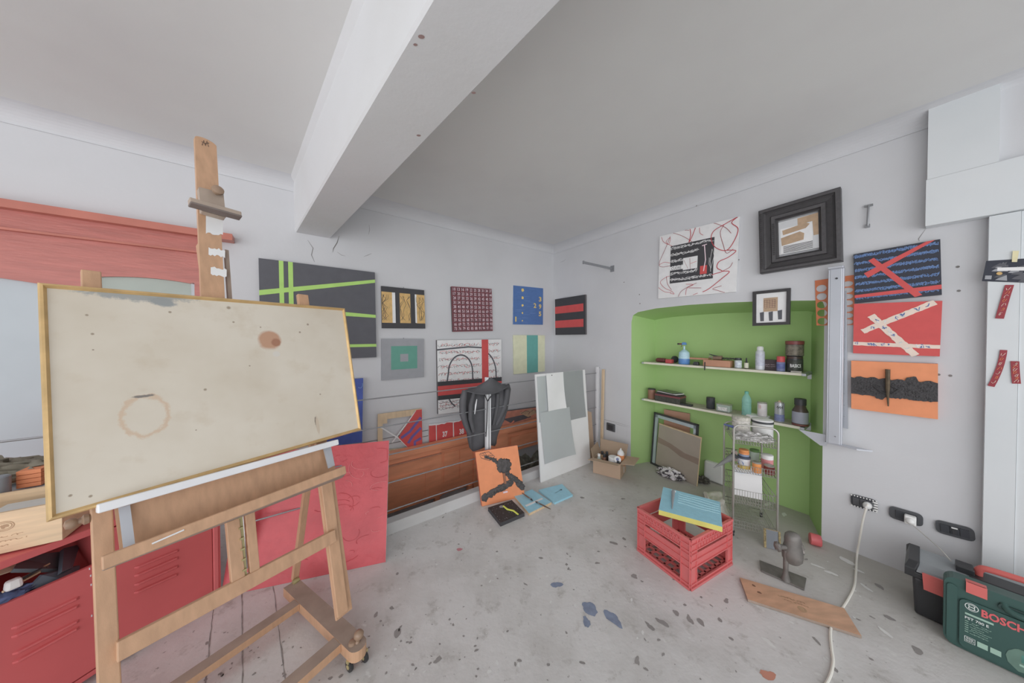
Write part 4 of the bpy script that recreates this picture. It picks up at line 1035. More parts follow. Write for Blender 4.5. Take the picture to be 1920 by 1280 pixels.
# ================================================================ EASEL AND STAINED BOARD
Of = fl(660, 1238); uE = dirv(1285); nE = V(-uE.y, uE.x, 0)
LE = Plane(Of-nE*.15*.28, (nE-V(0, 0, .28)).normalized())
if LE.n.dot(CAM-LE.o) < 0: LE = Plane(LE.o, -LE.n)
nL = LE.n; vE = (nE*.28+ZUP).normalized()
def e(px, py, o=0): return LE.off(o)(px, py)
def EP(s, z, o=0): return Of+uE*s+nE*((z-.15)*.28)+V(0, 0, z)+nL*o
t = thing('studio_easel', 'tall wooden studio easel on casters holding the stained board', 'easel', Of)
mb = MB(); mb.bar(e(170.5, 509, -.012), e(206, 1310, -.012), .038, .024, M_oak, nL); mb.build('leg', t, bevel=.003)
mb = MB(); mb.bar(e(566.5, 553, -.012), e(641, 1150, -.012), .046, .024, M_oak, nL); mb.bar(e(611, 900, -.022), e(645, 1152, -.022), .07, .012, M_oak, nL); mb.build('leg', t, bevel=.003)
# mast
mt = e(385, 262, -.02); mlo = e(432, 900, -.02)
mb = MB(); a, c = e(386, 266, .0), e(404, 560, .0); c2 = e(412, 800, 0)
md = (c2-a).normalized(); wv = md.cross(nL).normalized()
W2 = .034; k = 10; pts = [a+wv*(W2*math.cos(PI*i/k))-md*(W2*.5*math.sin(PI*i/k)) for i in range(k+1)]
if wv.dot(uE) < 0: pass
pts = pts+[c2-wv*W2, c2+wv*W2]; mb.prism(pts, -nL*.02, M_oak)
for y0, y1 in ((.30, .375), (.455, .485), (.54, .575)): pass
mast = mb.build('mast', t, bevel=.002)
M_wsmear = mat('white_paint_smear', (232, 232, 236), .5, noise=.04); M_scr = mat('pencil', (96, 80, 70), .8)
for (x0, y0, x1, y1) in ((386, 400, 418, 436), (391, 460, 422, 477), (395, 496, 425, 514)):
    mb = MB()
    rr = random.Random(y0); tp = [e(x0+(x1-x0)*i/8, y0+(4+5*i/8 if True else 0)+rr.uniform(-2, 2), .0012) for i in range(9)]; bt = [e(x0+(x1-x0)*i/8, y1+5*i/8+rr.uniform(-2, 2), .0012) for i in range(9)]
    mb.add(tp+bt, [(i, i+1, 9+i+1, 9+i) for i in range(8)], M_wsmear); mb.build('paint_smear', mast)
mb = MB(); mb.tube([e(379, 272, .001), e(382, 263, .001), e(385, 273, .001), e(388, 264, .001), e(391, 275, .001)], .0012, M_scr, 4); mb.tube([e(378, 265, .001), e(384, 269, .001), e(392, 268, .001)], .001, M_scr, 4); mb.build('pencil_mark', mast)
mb = MB(); mb.bar(e(379, 460, -.03), e(392, 560, -.03), .03, .03, M_oak, nL); mb.bar(e(392, 560, -.03), e(400, 760, -.03), .03, .03, M_oak, nL); mb.bar(e(424, 470, -.028), e(436, 640, -.028), .012, .02, M_oakd, nL); mb.build('mast_guide', t)
# sliding top clamp
M_dust = mat('dusty_wood', (160, 142, 126), .7, noise=.12, scale=10)
mb = MB(); q = [e(372, 350, .03), e(419, 362, .03), e(424, 408, .03), e(378, 395, .03)]; mb.prism(q, -nL*.03, M_dust); mb.build('clamp_block', t, bevel=.004)
mb = MB(); A_, C_ = e(354, 377, .055), e(451, 404, .055); mb.bar(A_, C_, .022, .03, M_dust, nL); mb.bar(A_-vE*.012, C_-vE*.012, .008, .036, mat('clamp_groove', (116, 104, 98), .7), nL); mb.build('clamp_ledge', t, bevel=.003)
mb = MB(); mb.lathe(e(405, 362, .03), [(.008, 0), (.008, .012), (.016, .014), (.02, .02), (.019, .03), (.011, .035), (0, .036)], M_knob, nL, 20); mb.build('knob', t)
# lower mast guides with brass ratchet
mb = MB(); mb.bar(e(435, 975, .000), e(446, 1092, .004), .036, .022, M_oak, nL); mb.build('mast_guide', t, bevel=.002)
mb = MB(); mb.bar(e(467, 962, .000), e(477, 1074, .004), .028, .022, M_oak, nL); mb.build('mast_guide', t, bevel=.002)
mb = MB(); M_br = mat('aged_brass', (168, 156, 104), .4, .5)
mb.bar(e(450, 968, .002), e(459, 1080, .006), .012, .006, M_br, nL)
for i in range(6): u = (i+.5)/6; mb.box(e(449+10*u, 960+118*u, .012), (.012, .012, .006), M_br, (uE, nL, vE))
mb.build('ratchet', t)
# canvas ledge (painted white), its side straps, board and tray
mb = MB(); mb.bar(e(181, 954, .045), e(630, 829, .045), .024, .05, M_white, nL); mb.build('canvas_ledge', t, bevel=.003)
mb = MB(); mb.prism([e(222, 952, .02), e(244, 946, .02), e(254, 1024, .05), e(232, 1032, .05)], -nL*.006, M_alu); mb.build('strap', t)
mb = MB(); mb.prism([e(606, 838, .02), e(620, 834, .02), e(628, 872, .05), e(616, 878, .05)], -nL*.006, M_alu); mb.build('strap', t)
mb = MB(); mb.prism([e(214, 948, .006), e(620, 832, .006), e(630, 885, .006), e(226, 1040, .006)], -nL*.01, M_oak); mb.build('tray_back', t)
mb = MB(); A_, C_ = e(190, 1056, .10), e(647, 880, .10); mb.bar(A_, C_, .034, .018, M_oak, nL); A2, C2 = e(200, 1040, .02), e(640, 880, .02)
mb.prism([A_+vE*.0-vE*.012, C_-vE*.012, C2-vE*.03, A2-vE*.03], -vE*.008, M_oakd); mb.build('tray', t, bevel=.003)
mb = MB(); mb.tube([e(285, 1019, .111), e(345, 993, .111)], .0025, M_wsmear, 5); mb.build('paint_smear', t)
mb = MB(); mb.bar(e(218, 1222, .008), e(628, 1003, .008), .05, .022, M_oak, nL); mb.build('crossbar', t, bevel=.003)
# turned knob at the left end of the ledge
mb = MB(); kp = e(178, 968, -.01); mb.lathe(kp, [(.008, -.01), (.008, .006), (.013, .010), (.014, .018), (.008, .022), (.007, .027), (.012, .031), (.0145, .038), (.011, .047), (0, .05)], M_knob, -uE, 20); mb.build('knob', t)
# base
def base(s, f, z, o=0): return Of+uE*s+nE*f+V(0, 0, z)
mb = MB()
for s in (0,):
    pts = [base(s-.035, .56, .095), base(s-.035, -.04, .095)]+[base(s+.035*math.cos(PI+PI*i/8), -.04+.035*math.sin(PI+PI*i/8), .095) for i in range(9)]+[base(s+.035, .56, .095)]
    mb.prism(pts, V(0, 0, -.045), M_oakd, M_oak)
mb.build('base_runner', t, bevel=.002)
mb = MB(); mb.prism([base(-.635, .56, .095), base(-.635, -.06, .095), base(-.565, -.06, .095), base(-.565, .56, .095)], V(0, 0, -.045), M_oakd, M_oak); mb.build('base_runner', t)
mb = MB(); mb.prism([base(-.56, .385, .094), base(-.036, .385, .094), base(-.036, .435, .094), base(-.56, .435, .094)], V(0, 0, -.03), M_oakd, M_oak); mb.build('base_crossbar', t)
mb = MB(); mb.prism([base(-.56, .02, .094), base(-.036, .02, .094), base(-.036, .075, .094), base(-.56, .075, .094)], V(0, 0, -.035), M_oakd, M_oak); mb.build('base_crossbar', t)
mb = MB(); a = fl(553, 1084, .1); mb.bar(a, Plane(LE.o-nL*.05, nL)(596, 760), .03, .022, M_oak, nE); mb.build('rear_strut', t, bevel=.002)
mb = MB(); mb.lathe(fl(553, 1090, .1), [(.012, -.01), (.014, .0), (.01, .02)], M_br, uE, 12); mb.build('hinge', t)
M_whl = mat('black_wheel', (44, 44, 46), .4); M_brs = mat('brass_hub', (190, 176, 120), .35, .5)
for f, s in ((-.03, -.028), (-.05, .026), (.52, 0), (-.03, -.6), (.52, -.6)):
    t_ = MB(); c = base(s, f, .0225); t_.lathe(c-uE*.007, [(.008, 0), (.021, .001), (.0225, .007), (.021, .013), (.008, .014)], M_whl, uE, 24); w_ = t_.build('caster_wheel', t)
    t_ = MB(); t_.lathe(c-uE*.009, [(.009, 0), (.009, .018)], M_brs, uE, 14); t_.box(c+V(0, 0, .022), (.022, .014, .012), M_brs, (uE, nE, ZUP)); t_.build('hub', w_)
mb = MB(); mb.lathe(base(.004, -.035, .095), [(.01, 0), (.008, .008), (.012, .014), (.019, .022), (.019, .036), (.012, .044), (0, .047)], M_knob, (ZUP+uE*.2).normalized(), 18); mb.build('knob', t)
mb = MB(); mb.lathe(base(-.01, -.02, .095), [(.016, 0), (.013, .01), (.008, .012)], M_knob, ZUP, 16); mb.build('knob', t)

# the stained board in its gilt frame
Q = [e(70, 530, .03), e(646, 578, .03), e(677, 806, .03), e(87, 979, .03)]
t = thing('framed_board', 'large blank stained beige board in a thin gilt frame standing on the easel', 'framed board', (Q[2]+Q[3])/2)
fb = Board(*Q, 0, None)
def uvof(px, py):
    p_ = e(px, py, .03); best = (0.5, 0.5)
    u_, v_ = .5, .5
    for _ in range(12):
        g = fb.P(u_, v_)-p_; du = (fb.P(u_+.01, v_)-fb.P(u_, v_))*100; dv = (fb.P(u_, v_+.01)-fb.P(u_, v_))*100
        u_ -= g.dot(du)/du.dot(du); v_ -= g.dot(dv)/dv.dot(dv)
    return u_, 1-v_
def stained():
    m = bpy.data.materials.new('stained_beige_board'); m.use_nodes = True; nt = m.node_tree; b = nt.nodes['Principled BSDF']; b.inputs['Roughness'].default_value = .6; b.inputs['Specular IOR Level'].default_value = .3
    tc = nt.nodes.new('ShaderNodeTexCoord'); vec = tc.outputs['UV']; asp = fb.W/fb.H
    mp = nt.nodes.new('ShaderNodeMapping'); mp.inputs['Scale'].default_value = (asp, 1, 1); nt.links.new(vec, mp.inputs[0]); v2 = mp.outputs[0]
    base = nt.nodes.new('ShaderNodeRGB'); base.outputs[0].default_value = rgb((203, 194, 178))
    out = ramp_over(nt, base.outputs[0], noise_node(nt, v2, 1.6, 4), .4, .75, rgb((190, 178, 158)))
    out = ramp_over(nt, out, noise_node(nt, v2, 5, 6, .6), .55, .8, rgb((190, 176, 154)))
    wob = noise_node(nt, v2, 6, 6); fine = noise_node(nt, v2, 26, 8, .7)
    def dist(px, py, sx, sy):
        c = uvof(px, py); s_ = nt.nodes.new('ShaderNodeVectorMath'); s_.operation = 'SUBTRACT'; nt.links.new(v2, s_.inputs[0]); s_.inputs[1].default_value = (c[0]*asp, c[1], 0)
        k_ = nt.nodes.new('ShaderNodeVectorMath'); k_.operation = 'MULTIPLY'; nt.links.new(s_.outputs[0], k_.inputs[0]); k_.inputs[1].default_value = (1/sx, 1/sy, 0)
        l_ = nt.nodes.new('ShaderNodeVectorMath'); l_.operation = 'LENGTH'; nt.links.new(k_.outputs[0], l_.inputs[0])
        return l_.outputs['Value']
    def blotch(px, py, sx, sy, col, amp=.8, lo=1.05, hi=.75, hardmix=1.0, src=None):
        nonlocal out
        d = math_node(nt, 'ADD', dist(px, py, sx, sy), math_node(nt, 'MULTIPLY', math_node(nt, 'SUBTRACT', src or wob, .5), amp))
        out = ramp_over(nt, out, d, lo, hi, rgb(col))
    def ringb(px, py, sx, sy, col, w_=.1, amp=.5):
        nonlocal out
        d = math_node(nt, 'ADD', dist(px, py, sx, sy), math_node(nt, 'MULTIPLY', math_node(nt, 'SUBTRACT', fine, .5), amp))
        r_ = math_node(nt, 'ABSOLUTE', math_node(nt, 'SUBTRACT', d, 1.0)); out = ramp_over(nt, out, r_, w_, w_*.2, rgb(col))
    blotch(508, 636, .065, .07, (182, 138, 108), 1.0); blotch(520, 640, .028, .03, (160, 110, 82), 1.2); blotch(521, 662, .022, .022, (200, 194, 184), .6)
    blotch(262, 546, .20, .04, (150, 152, 150), 1.8, 1.05, .7, src=fine); blotch(300, 560, .06, .03, (140, 144, 144), 1.6, 1.0, .6, src=fine)
    ringb(268, 782, .075, .1, (196, 172, 146), .16, .7); blotch(262, 744, .042, .009, (122, 116, 110), 1.8, .9, .5, src=fine)
    blotch(597, 793, .009, .04, (112, 98, 84), 1.6, 1.0, .6, src=fine); blotch(600, 800, .012, .07, (188, 172, 150), 1.0)
    for px, py, r in ((164, 622, .006), (153, 585, .006), (165, 653, .004), (315, 580, .008), (438, 600, .007), (428, 572, .012), (385, 731, .008), (565, 620, .008), (580, 605, .009), (118, 940, .006), (158, 941, .006), (471, 685, .005), (366, 810, .004), (605, 740, .006), (490, 610, .005)):
        blotch(px, py, r, r, (150, 134, 114), .8, 1.1, .5)
    nt.links.new(out, b.inputs['Base Color']); return m
M_st = stained()
fi = .012
c = Board(fb.P(fi/fb.W, fi/fb.H, 0), fb.P(1-fi/fb.W, fi/fb.H, 0), fb.P(1-fi/fb.W, 1-fi/fb.H, 0), fb.P(fi/fb.W, 1-fi/fb.H, 0), .01, M_st, M_card); c.build('board', t)
mb = MB(); P4 = [fb.P(0, 0, .004), fb.P(1, 0, .004), fb.P(1, 1, .004), fb.P(0, 1, .004)]
fw = .0135
def inset(p_, k_): ctr = (P4[0]+P4[2])/2; return p_
ring_ = Board(*[p_-fb.n*.004 for p_ in P4], 0, None)
for (i, h0), (j, h1) in zip([(0, -.016), (0, .002), (.003, .008), (.008, .009), (.012, .003), (.014, .0)], [(0, .002), (.003, .008), (.008, .009), (.012, .003), (.014, .0), (.0145, -.01)]): ring(ring_, 0, 0, 1, 1, i, j, h0, h1, M_gold)
ring_.build('frame', t)
print('board size', fb.W, fb.H)

# ================================================================ RED METAL CABINET AND WHAT LIES IN AND ON IT
Qc = fl(415, 1118); cu = -dirv(1135); nC = V(-cu.y, cu.x, 0)
if nC.dot(CAM-Qc) < 0: nC = -nC
PC = Plane(Qc, nC)
def C(s, z, o=0): p_ = Qc+cu*s+nC*o; p_.z = z; return p_
axC = (cu, nC, ZUP)
def zC(px, py, o=0): return PC.off(o)(px, py)
def sC(px): return (PC(px, 700)-Qc).dot(cu)
zt = zC(88, 1020).z; zf = (zC(20, 1128).z+zC(160, 1066).z)/2; SL = 1.12; DP = .66
s_l = sC(190)
t = thing('metal_cabinet', 'red metal locker with louvred doors lying behind the easel', 'cabinet', C(.5, 0, -.3))
def cbox(s0, s1, z0, z1, o0, o1, m, name, parent=None, bev=.003):
    mb = MB(); mb.box(C((s0+s1)/2, (z0+z1)/2, (o0+o1)/2), (s1-s0, o1-o0, z1-z0), m, axC); return mb.build(name, parent or t, bevel=bev)
cbox(0, SL, zt-.03, zt-.002, -DP, .0, M_redm, 'top'); cbox(0, SL, .03, .05, -DP, 0, M_redm, 'bottom'); cbox(0, SL, .05, zt-.03, -DP, -DP+.015, M_redm, 'back')
cbox(0, .012, .05, zt-.03, -DP+.015, 0, M_redm, 'side'); cbox(SL-.012, SL, .05, zt-.03, -DP+.015, 0, M_redm, 'side'); cbox(s_l-.006, s_l+.006, .05, zt-.03, -DP+.015, -.02, M_redm, 'side')
cbox(.012, .032, .05, zt-.03, -.015, .006, M_redl, 'stile')
cbox(s_l+.006, SL-.012, zf-.14, zf-.13, -DP+.015, -.02, M_redm, 'shelf')
for f in ((.05, -.05), (SL-.05, -.05), (.05, -DP+.05), (SL-.05, -DP+.05)):
    mb = MB(); mb.box(C(f[0], .015, f[1]), (.03, .03, .03), M_steel, axC); mb.build('foot', t)
d1 = cbox(s_l-.005, SL-.012, .055, zf, -.018, 0, M_redm, 'door'); d2 = cbox(.034, s_l-.01, .055, zt-.035, -.018, 0, M_redm, 'door')
def louvre(par, a, c):
    mb = MB(); A_ = zC(*a, .0); C_ = zC(*c, .0); n_ = 14; rows = []
    for (dz, o) in ((.007, -.001), (.004, .008), (-.002, .010), (-.010, -.001)): rows.append([A_.lerp(C_, .02+.96*i/n_)+V(0, 0, dz)+nC*(o if 0 < i < n_ else -.001) for i in range(n_+1)])
    vs = [v for r in rows for v in r]; N = n_+1
    mb.add(vs, [(j*N+i, j*N+i+1, (j+1)*N+i+1, (j+1)*N+i) for j in range(3) for i in range(n_)], M_redm, True); mb.build('louvre', par)
for a, c in (((17, 1181), (152, 1117)), ((17, 1197), (152, 1132)), ((19, 1229), (152, 1160)), ((19, 1246), (152, 1173))): louvre(d1, a, c)
for a, c in (((249, 1066), (337.5, 1029)), ((249, 1081), (337, 1043)), ((249, 1098), (337, 1059)), ((249, 1113), (336, 1074))): louvre(d2, a, c)
for px, py in ((168, 1066), (170, 1079), (171, 1096), (172, 1154)): mb = MB(); mb.box(zC(px, py, .001), (.003, .001, .008), M_white, axC); mb.build('paint_drip', d1)
# in the open compartment
zs = zf-.13
def inC(px, o, z): p_ = at(PC.off(o), px, z); return p_
M_fold = mat('slate_folder', (104, 118, 128), .5, noise=.08); M_fold2 = mat('dark_folder', (84, 96, 110), .45)
def slabq(name, q, th, m, label, cat, dirn=None):
    b = Board(*q, th, m, m)
    if dirn: b = MB(); b.prism(q, dirn*th, m)
    o_ = b.build(name, loc=sum((Vector(p_) for p_ in q), Vector())/4-V(0, 0, 0)); return tag(o_, label, cat)
pf = lambda px, py, o: PC.off(o)(px, py)
slabq('folder', [pf(32, 1044, -.16), pf(126, 1032, -.20), pf(122, 1066, -.10), pf(26, 1066, -.06)], .012, M_fold, 'slate grey folder lying in the open top of the red locker', 'folder')
slabq('folder', [pf(120, 1027, -.17), pf(150, 1020, -.22), pf(136, 1064, -.06), pf(116, 1072, -.03)], .012, M_fold2, 'darker bent folder right of the slate one in the red locker', 'folder')
slabq('portfolio', [pf(80, 1078, -.04), pf(150, 1060, -.08), pf(146, 1090, -.03), pf(30, 1128, -.03)], .01, M_fold2, 'dark blue portfolio sleeve lying under the brushes in the red locker', 'portfolio')
slabq('cardboard_flap', [pf(-10, 1052, -.12), pf(36, 1042, -.12), pf(26, 1068, -.07), pf(-10, 1080, -.07)], .006, M_card, 'brown cardboard flap at the left inside the red locker', 'cardboard')
rr = random.Random(6)
for i in range(7):
    A_ = pf(5+i*4, 1105-i*3+rr.uniform(-2, 6), -.04-.006*i); C_ = pf(75+i*3, 1068-i*2+rr.uniform(-4, 6), -.075-.006*i)
    mb = MB(); mb.tube([A_, C_], [.004, .003], [M_oakl, M_black, M_oakd][i % 3], 7); o_ = mb.build('pencil', loc=(A_+C_)/2); tag(o_, ['pale wooden', 'black', 'dusty brown'][i % 3]+' pencil in the bundle with white tape in the red locker', 'pencil', 'bundle of pencils in the red locker')
c0 = pf(25, 1094, -.03); mb = MB(); mb.box(c0, (.036, .03, .034), M_paper, (cu, nC, ZUP), .15); o_ = mb.build('tape_wrap', loc=c0, bevel=.008); tag(o_, 'crumpled white tape wrapped around the pencil bundle', 'tape')
mb = MB(); c0 = pf(5, 1122, -.05); mb.blob(c0, (.12, .07, .04), mat('blue_cloth', (78, 96, 140), .8, noise=.2, scale=20), 4, .25, 4, 14, axC); o_ = mb.build('blue_cloth', loc=c0); tag(o_, 'blue cloth peeking over the louvred red door at the left', 'cloth')
# wine crate on top
zw = zt; P0 = fl(122, 1016, zw); P0 = P0-nC*.02; wd_ = V(.834, .551, 0).normalized(); wn = V(.551, -.834, 0).normalized()
WP = Plane(P0, wn); zt_w = WP(0, 962).z; Lw, Dw, tk = .46, .24, .012
M_wine = mat('pine_crate', (210, 180, 140), .6, noise=.14, scale=4, stretch=(1.5, 1.5, 12)); M_stamp = mat('brand_stamp', (176, 140, 104), .8)
t = thing('wooden_box', 'open pine wine crate with faint branded stamp on top of the red locker', 'wooden box', P0)
def wbox(a0, a1, d0, d1, z0, z1, name):
    mb = MB(); c = P0-wd_*((a0+a1)/2)-wn*((d0+d1)/2); c.z = (z0+z1)/2; mb.box(c, (a1-a0, d1-d0, z1-z0), M_wine, (wd_, wn, ZUP)); return mb.build(name, t, bevel=.001)
fp_ = wbox(0, Lw, 0, tk, zw+.004, zt_w, 'side_panel'); wbox(0, Lw, Dw-tk, Dw, zw+.004, zt_w, 'side_panel'); wbox(0, tk, tk, Dw-tk, zw+.004, zt_w, 'end_panel'); wbox(Lw-tk, Lw, tk, Dw-tk, zw+.004, zt_w, 'end_panel'); wbox(tk, Lw-tk, tk, Dw-tk, zw+.002, zw+.01, 'bottom')
zz0 = zw+.01; b = Board(P0-wd_*Lw+V(0, 0, zt_w-P0.z)+wn*.0006, P0+V(0, 0, zt_w-P0.z)+wn*.0006, P0+wn*.0006, P0-wd_*Lw+wn*.0006, 0, None)
rr = random.Random(71); H = b.H
bx_ = .52+.13
b.stroke(arc(.735, .33, .045, .11, 0, 2*PI), .002, M_stamp, .0002); b.stroke(arc(.735, .33, .035, .08, 0, 2*PI), .0015, M_stamp, .0002); b.disc(.735, .33, .007, M_stamp, .0002, seed=2, amp=.4)
b.scrawl(.66, .55, .82, .60, M_stamp, .0012, rr, .01, .0002); b.scrawl(.6, .66, .84, .71, M_stamp, .0014, rr, .01, .0002); b.scrawl(.68, .77, .76, .81, M_stamp, .0014, rr, .01, .0002); b.build('branded_stamp', fp_)
c0 = P0-wd_*.12-wn*.12; c0.z = zw+.06; mb = MB(); mb.box(c0, (.2, .18, .1), mat('pale_grey_card', (196, 198, 196), .7), (wd_, wn, ZUP)); o_ = mb.build('paper_pack', loc=c0-V(0, 0, .05), bevel=.003); tag(o_, 'pale grey packet lying inside the pine wine crate', 'packet')
# behind the crate
c1 = P0-wd_*.36-wn*.40; zc_ = zw
mb = MB(); c = V(c1.x, c1.y, zc_+.055); mb.box(c, (.5, .2, .105), mat('vermilion_box', (214, 104, 72), .5), (wd_, wn, ZUP)); o_ = mb.build('storage_box', loc=c-V(0, 0, .053), bevel=.003); tag(o_, 'long vermilion box behind the pine wine crate', 'box')
mb = MB(); c = V(c1.x, c1.y, zc_+.12); mb.box(c, (.5, .22, .02), mat('bluish_white_board', (186, 194, 204), .6), (wd_, wn, ZUP)); o_ = mb.build('shelf_board', loc=c-V(0, 0, .01)); tag(o_, 'bluish white board lying on the vermilion box', 'board')
c2_ = Plane(V(c1.x, c1.y, 0)+wn*.05, wn)(72, 902); mb = MB()
for i in range(4): mb.box(V(c2_.x, c2_.y, zc_+.145+.018*i), (.06+.0*i, .1, .016), mat('orange_carton', (226, 132, 74), .6), (wd_, wn, ZUP))
o_ = mb.build('carton_stack', loc=V(c2_.x, c2_.y, zc_+.13)); tag(o_, 'small orange slatted carton next to the gilt frame corner', 'carton')
M_kh = mat('khaki_cloth', (122, 116, 100), .85, noise=.15, scale=8, bump=.3, bscale=14)
mb = MB(); c3 = c1-wd_*.06-wn*.03; mb.blob(V(c3.x, c3.y, zc_+.185), (.46, .2, .12), M_kh, 9, .3, 3, 22, (wd_, wn, ZUP), True); mb.blob(V(c3.x, c3.y, zc_+.175)+wd_*.15+wn*.03, (.3, .15, .1), M_kh, 14, .35, 3.5, 18, (wd_, wn, ZUP), True)
o_ = mb.build('khaki_cloth', loc=V(c3.x, c3.y, zc_+.13)); tag(o_, 'crumpled khaki cloth bundle behind the wine crate at the left edge', 'cloth')
c4 = Plane(V(c1.x, c1.y, 0)+wn*.13, wn)(-1, 902); mb = MB(); mb.lathe(V(c4.x, c4.y, zc_+.004), [(.025, 0), (.025, .2), (.02, .205)], mat('grey_tube', (132, 138, 146), .4, .2), ZUP, 20); o_ = mb.build('grey_canister', loc=V(c4.x, c4.y, zc_)); tag(o_, 'tall grey canister cut by the left edge of the photograph', 'canister')
# ================================================================ NICHE SHELVES
def NBK(o): return WB.off(-o)          # plane o metres inside the niche
M_shelf = mat('cream_shelf_edge', (214, 210, 190), .6, noise=.06); M_shelft = mat('dusty_shelf_top', (176, 170, 156), .8, noise=.15, scale=20)
SH = []
for nm, pl_, pr_, lab in (('upper', (1207, 677.5), (1503, 700.5), 'upper narrow white wooden shelf in the green niche'), ('lower', (1207, 746.5), (1500, 800.5), 'lower narrow white wooden shelf in the green niche')):
    A_ = NBK(.10)(*pl_); C_ = NBK(.10)(*pr_); z = (A_.z+C_.z)/2; A_.z = C_.z = z
    t = thing('wall_shelf', lab, 'shelf', (A_+C_)/2-NB*.1)
    m_ = (A_+C_)/2; L_ = (C_-A_).length; mb = MB(); c = m_-NB*.105; c.z = z-.010
    mb.prism([A_-NB*0, C_-NB*0, C_-NB*.215, A_-NB*.215], V(0, 0, -.02), M_shelft, M_shelf); mb.build('board', t, bevel=.0015)
    for s_ in (-1, 1):
        p_ = m_+DB*(s_*(L_/2+.012)); mb = MB(); mb.box(V(p_.x, p_.y, z-.012)-NB*.10, (.024, .2, .018), M_alu, ax); mb.box(V(p_.x, p_.y, z-.03)-NB*.205, (.03, .012, .06), M_alu, ax); mb.build('bracket', t, bevel=.002)
    SH.append(z)
def on_shelf(px, off, k): return at(NBK(off), px, SH[k])
def segs(root, base, parts, axis=ZUP, n=28):
    for nm, prof, m in parts:
        mb = MB(); mb.lathe(base, prof, m, axis, n); mb.build(nm, root)
def dims(px, w, h, off, k):
    p = on_shelf(px, off, k); return p, cyl_r(p, w), h*mpp(p)
def body(r, h0, h1, sh=.002): return [(r-sh, h0), (r, h0+sh), (r, h1-sh), (r-sh, h1)]
G = .0015
def jar(name, label, cat, base, r, h, mbody, mlab=None, mlid=None, lidr=.95, lidh=.2, lab=(.15, .65), glass=None, shoulder=.0, top=None):
    t = thing(name, label, cat, base); b0 = base+V(0, 0, G)
    hb = h*(1-lidh)
    prof = [(r*.94, 0), (r, h*.03), (r, hb*(1-shoulder))]+([(r*(1-.25), hb*(1-shoulder*.45)), (r*lidr*.85, hb)] if shoulder else [(r*.96, hb)])
    segs(t, b0, [('body', prof, mbody)])
    if mlab: segs(t, b0, [('label', [(r*1.01, hb*lab[0]), (r*1.012, hb*lab[0]+.0005), (r*1.012, hb*lab[1])], mlab)])
    if mlid: segs(t, b0, [('lid', [(r*lidr*.98, hb+.0003), (r*lidr, hb+.001), (r*lidr, h*.98), (r*lidr*.93, h)], mlid)])
    return t
M_glass = mat('clear_glass', (190, 205, 200), .08, noise=0, alpha=.55); M_teal = mat('teal_water_bottle', (138, 206, 200), .1, noise=.05, alpha=.5)
M_tin = mat('tin_metal', (170, 168, 160), .35, .5, noise=.15, scale=30); M_dkred = mat('dark_red_leather', (110, 50, 52), .5); M_redbox = mat('red_box_card', (186, 58, 62), .5)
M_blue = mat('blue_liquid_bottle', (74, 134, 200), .2, noise=.04); M_ltblue = mat('light_blue_label', (168, 206, 224), .4, noise=.08, scale=60)
M_brown = mat('brown_jar', (76, 62, 56), .3); M_darkjar = mat('dark_jar', (58, 62, 66), .25); M_copper = mat('copper_brown_can', (148, 104, 82), .45, noise=.1); M_capred = mat('red_cap', (206, 66, 70), .4)
M_blab = mat('blue_grey_label', (110, 120, 164), .5, noise=.2, scale=60); M_redlid = mat('maroon_tin_lid', (134, 58, 56), .4); M_dgreen = mat('dark_label', (58, 62, 56), .5, noise=.4, scale=50)
# upper shelf
p = on_shelf(1240, .22, 0); s_ = mpp(p)
t = thing('leather_case', 'dark red leather case lying at the left end of the upper shelf', 'case', p); mb = MB(); mb.box(p+V(0, 0, .024), (.105, .06, .042), M_dkred, ax, .08); mb.build('body', t, bevel=.014)
p = on_shelf(1255.5, .145, 0); mb = MB(); mb.box(p+V(0, 0, .022), (.062, .05, .04), M_redbox, ax); o = mb.build('small_box', loc=p, bevel=.002); tag(o, 'small bright red box in front of the dark red case on the upper shelf', 'box')
p = on_shelf(1266, .21, 0); mb = MB(); mb.lathe(p+V(0, 0, .04)-DB*.012, [(.022, 0), (.036, .004), (.036, .02), (.022, .024)], M_black, (DB+NB*.5).normalized(), 22); o = mb.build('tape_roll', loc=p); tag(o, 'black tape roll standing between red case and blue spray bottle', 'tape roll')
p, r, h = dims(1283, 22, 27, .17, 0)
t = thing('spray_bottle', 'blue trigger spray bottle on the upper shelf', 'spray bottle', p); b0 = p+V(0, 0, G)
mb = MB(); mb.lathe(b0, [(r*.95, 0), (r, .004), (r, h*.38)], M_blue, n=24); mb.build('body', t)
segs(t, b0, [('label', [(r*.995, h*.38), (r, h*.4), (r*.9, h*.82)], M_ltblue), ('neck', [(r*.85, h*.82), (r*.6, h*.92), (.009, h*1.02), (.009, h*1.25)], M_ltblue)])
mb = MB(); hh = b0+V(0, 0, h*1.42); mb.box(hh, (.045, .02, .026), M_blue, ax, .3); mb.box(hh+V(0, 0, -.004)-DB*.034, (.03, .014, .014), M_dkred, ax); mb.box(hh-DB*.055-V(0, 0, .004), (.016, .018, .016), M_dgreen, ax); mb.tube([hh-DB*.02-V(0, 0, .01), hh-DB*.03-V(0, 0, .035)], .003, M_dkred, 6); mb.build('trigger_head', t, bevel=.003)
M_cedar = mat('cedar_box', (190, 134, 102), .6, noise=.1, scale=8)
p = on_shelf(1347, .165, 0); t = thing('wooden_box', 'small reddish cedar box full of tool odds and ends on the upper shelf', 'wooden box', p); w_ = (on_shelf(1372, .165, 0)-on_shelf(1322, .165, 0)).length
mb = MB(); mb.box(p+V(0, 0, .031), (w_, .1, .058), M_cedar, ax); mb.build('body', t, bevel=.002)
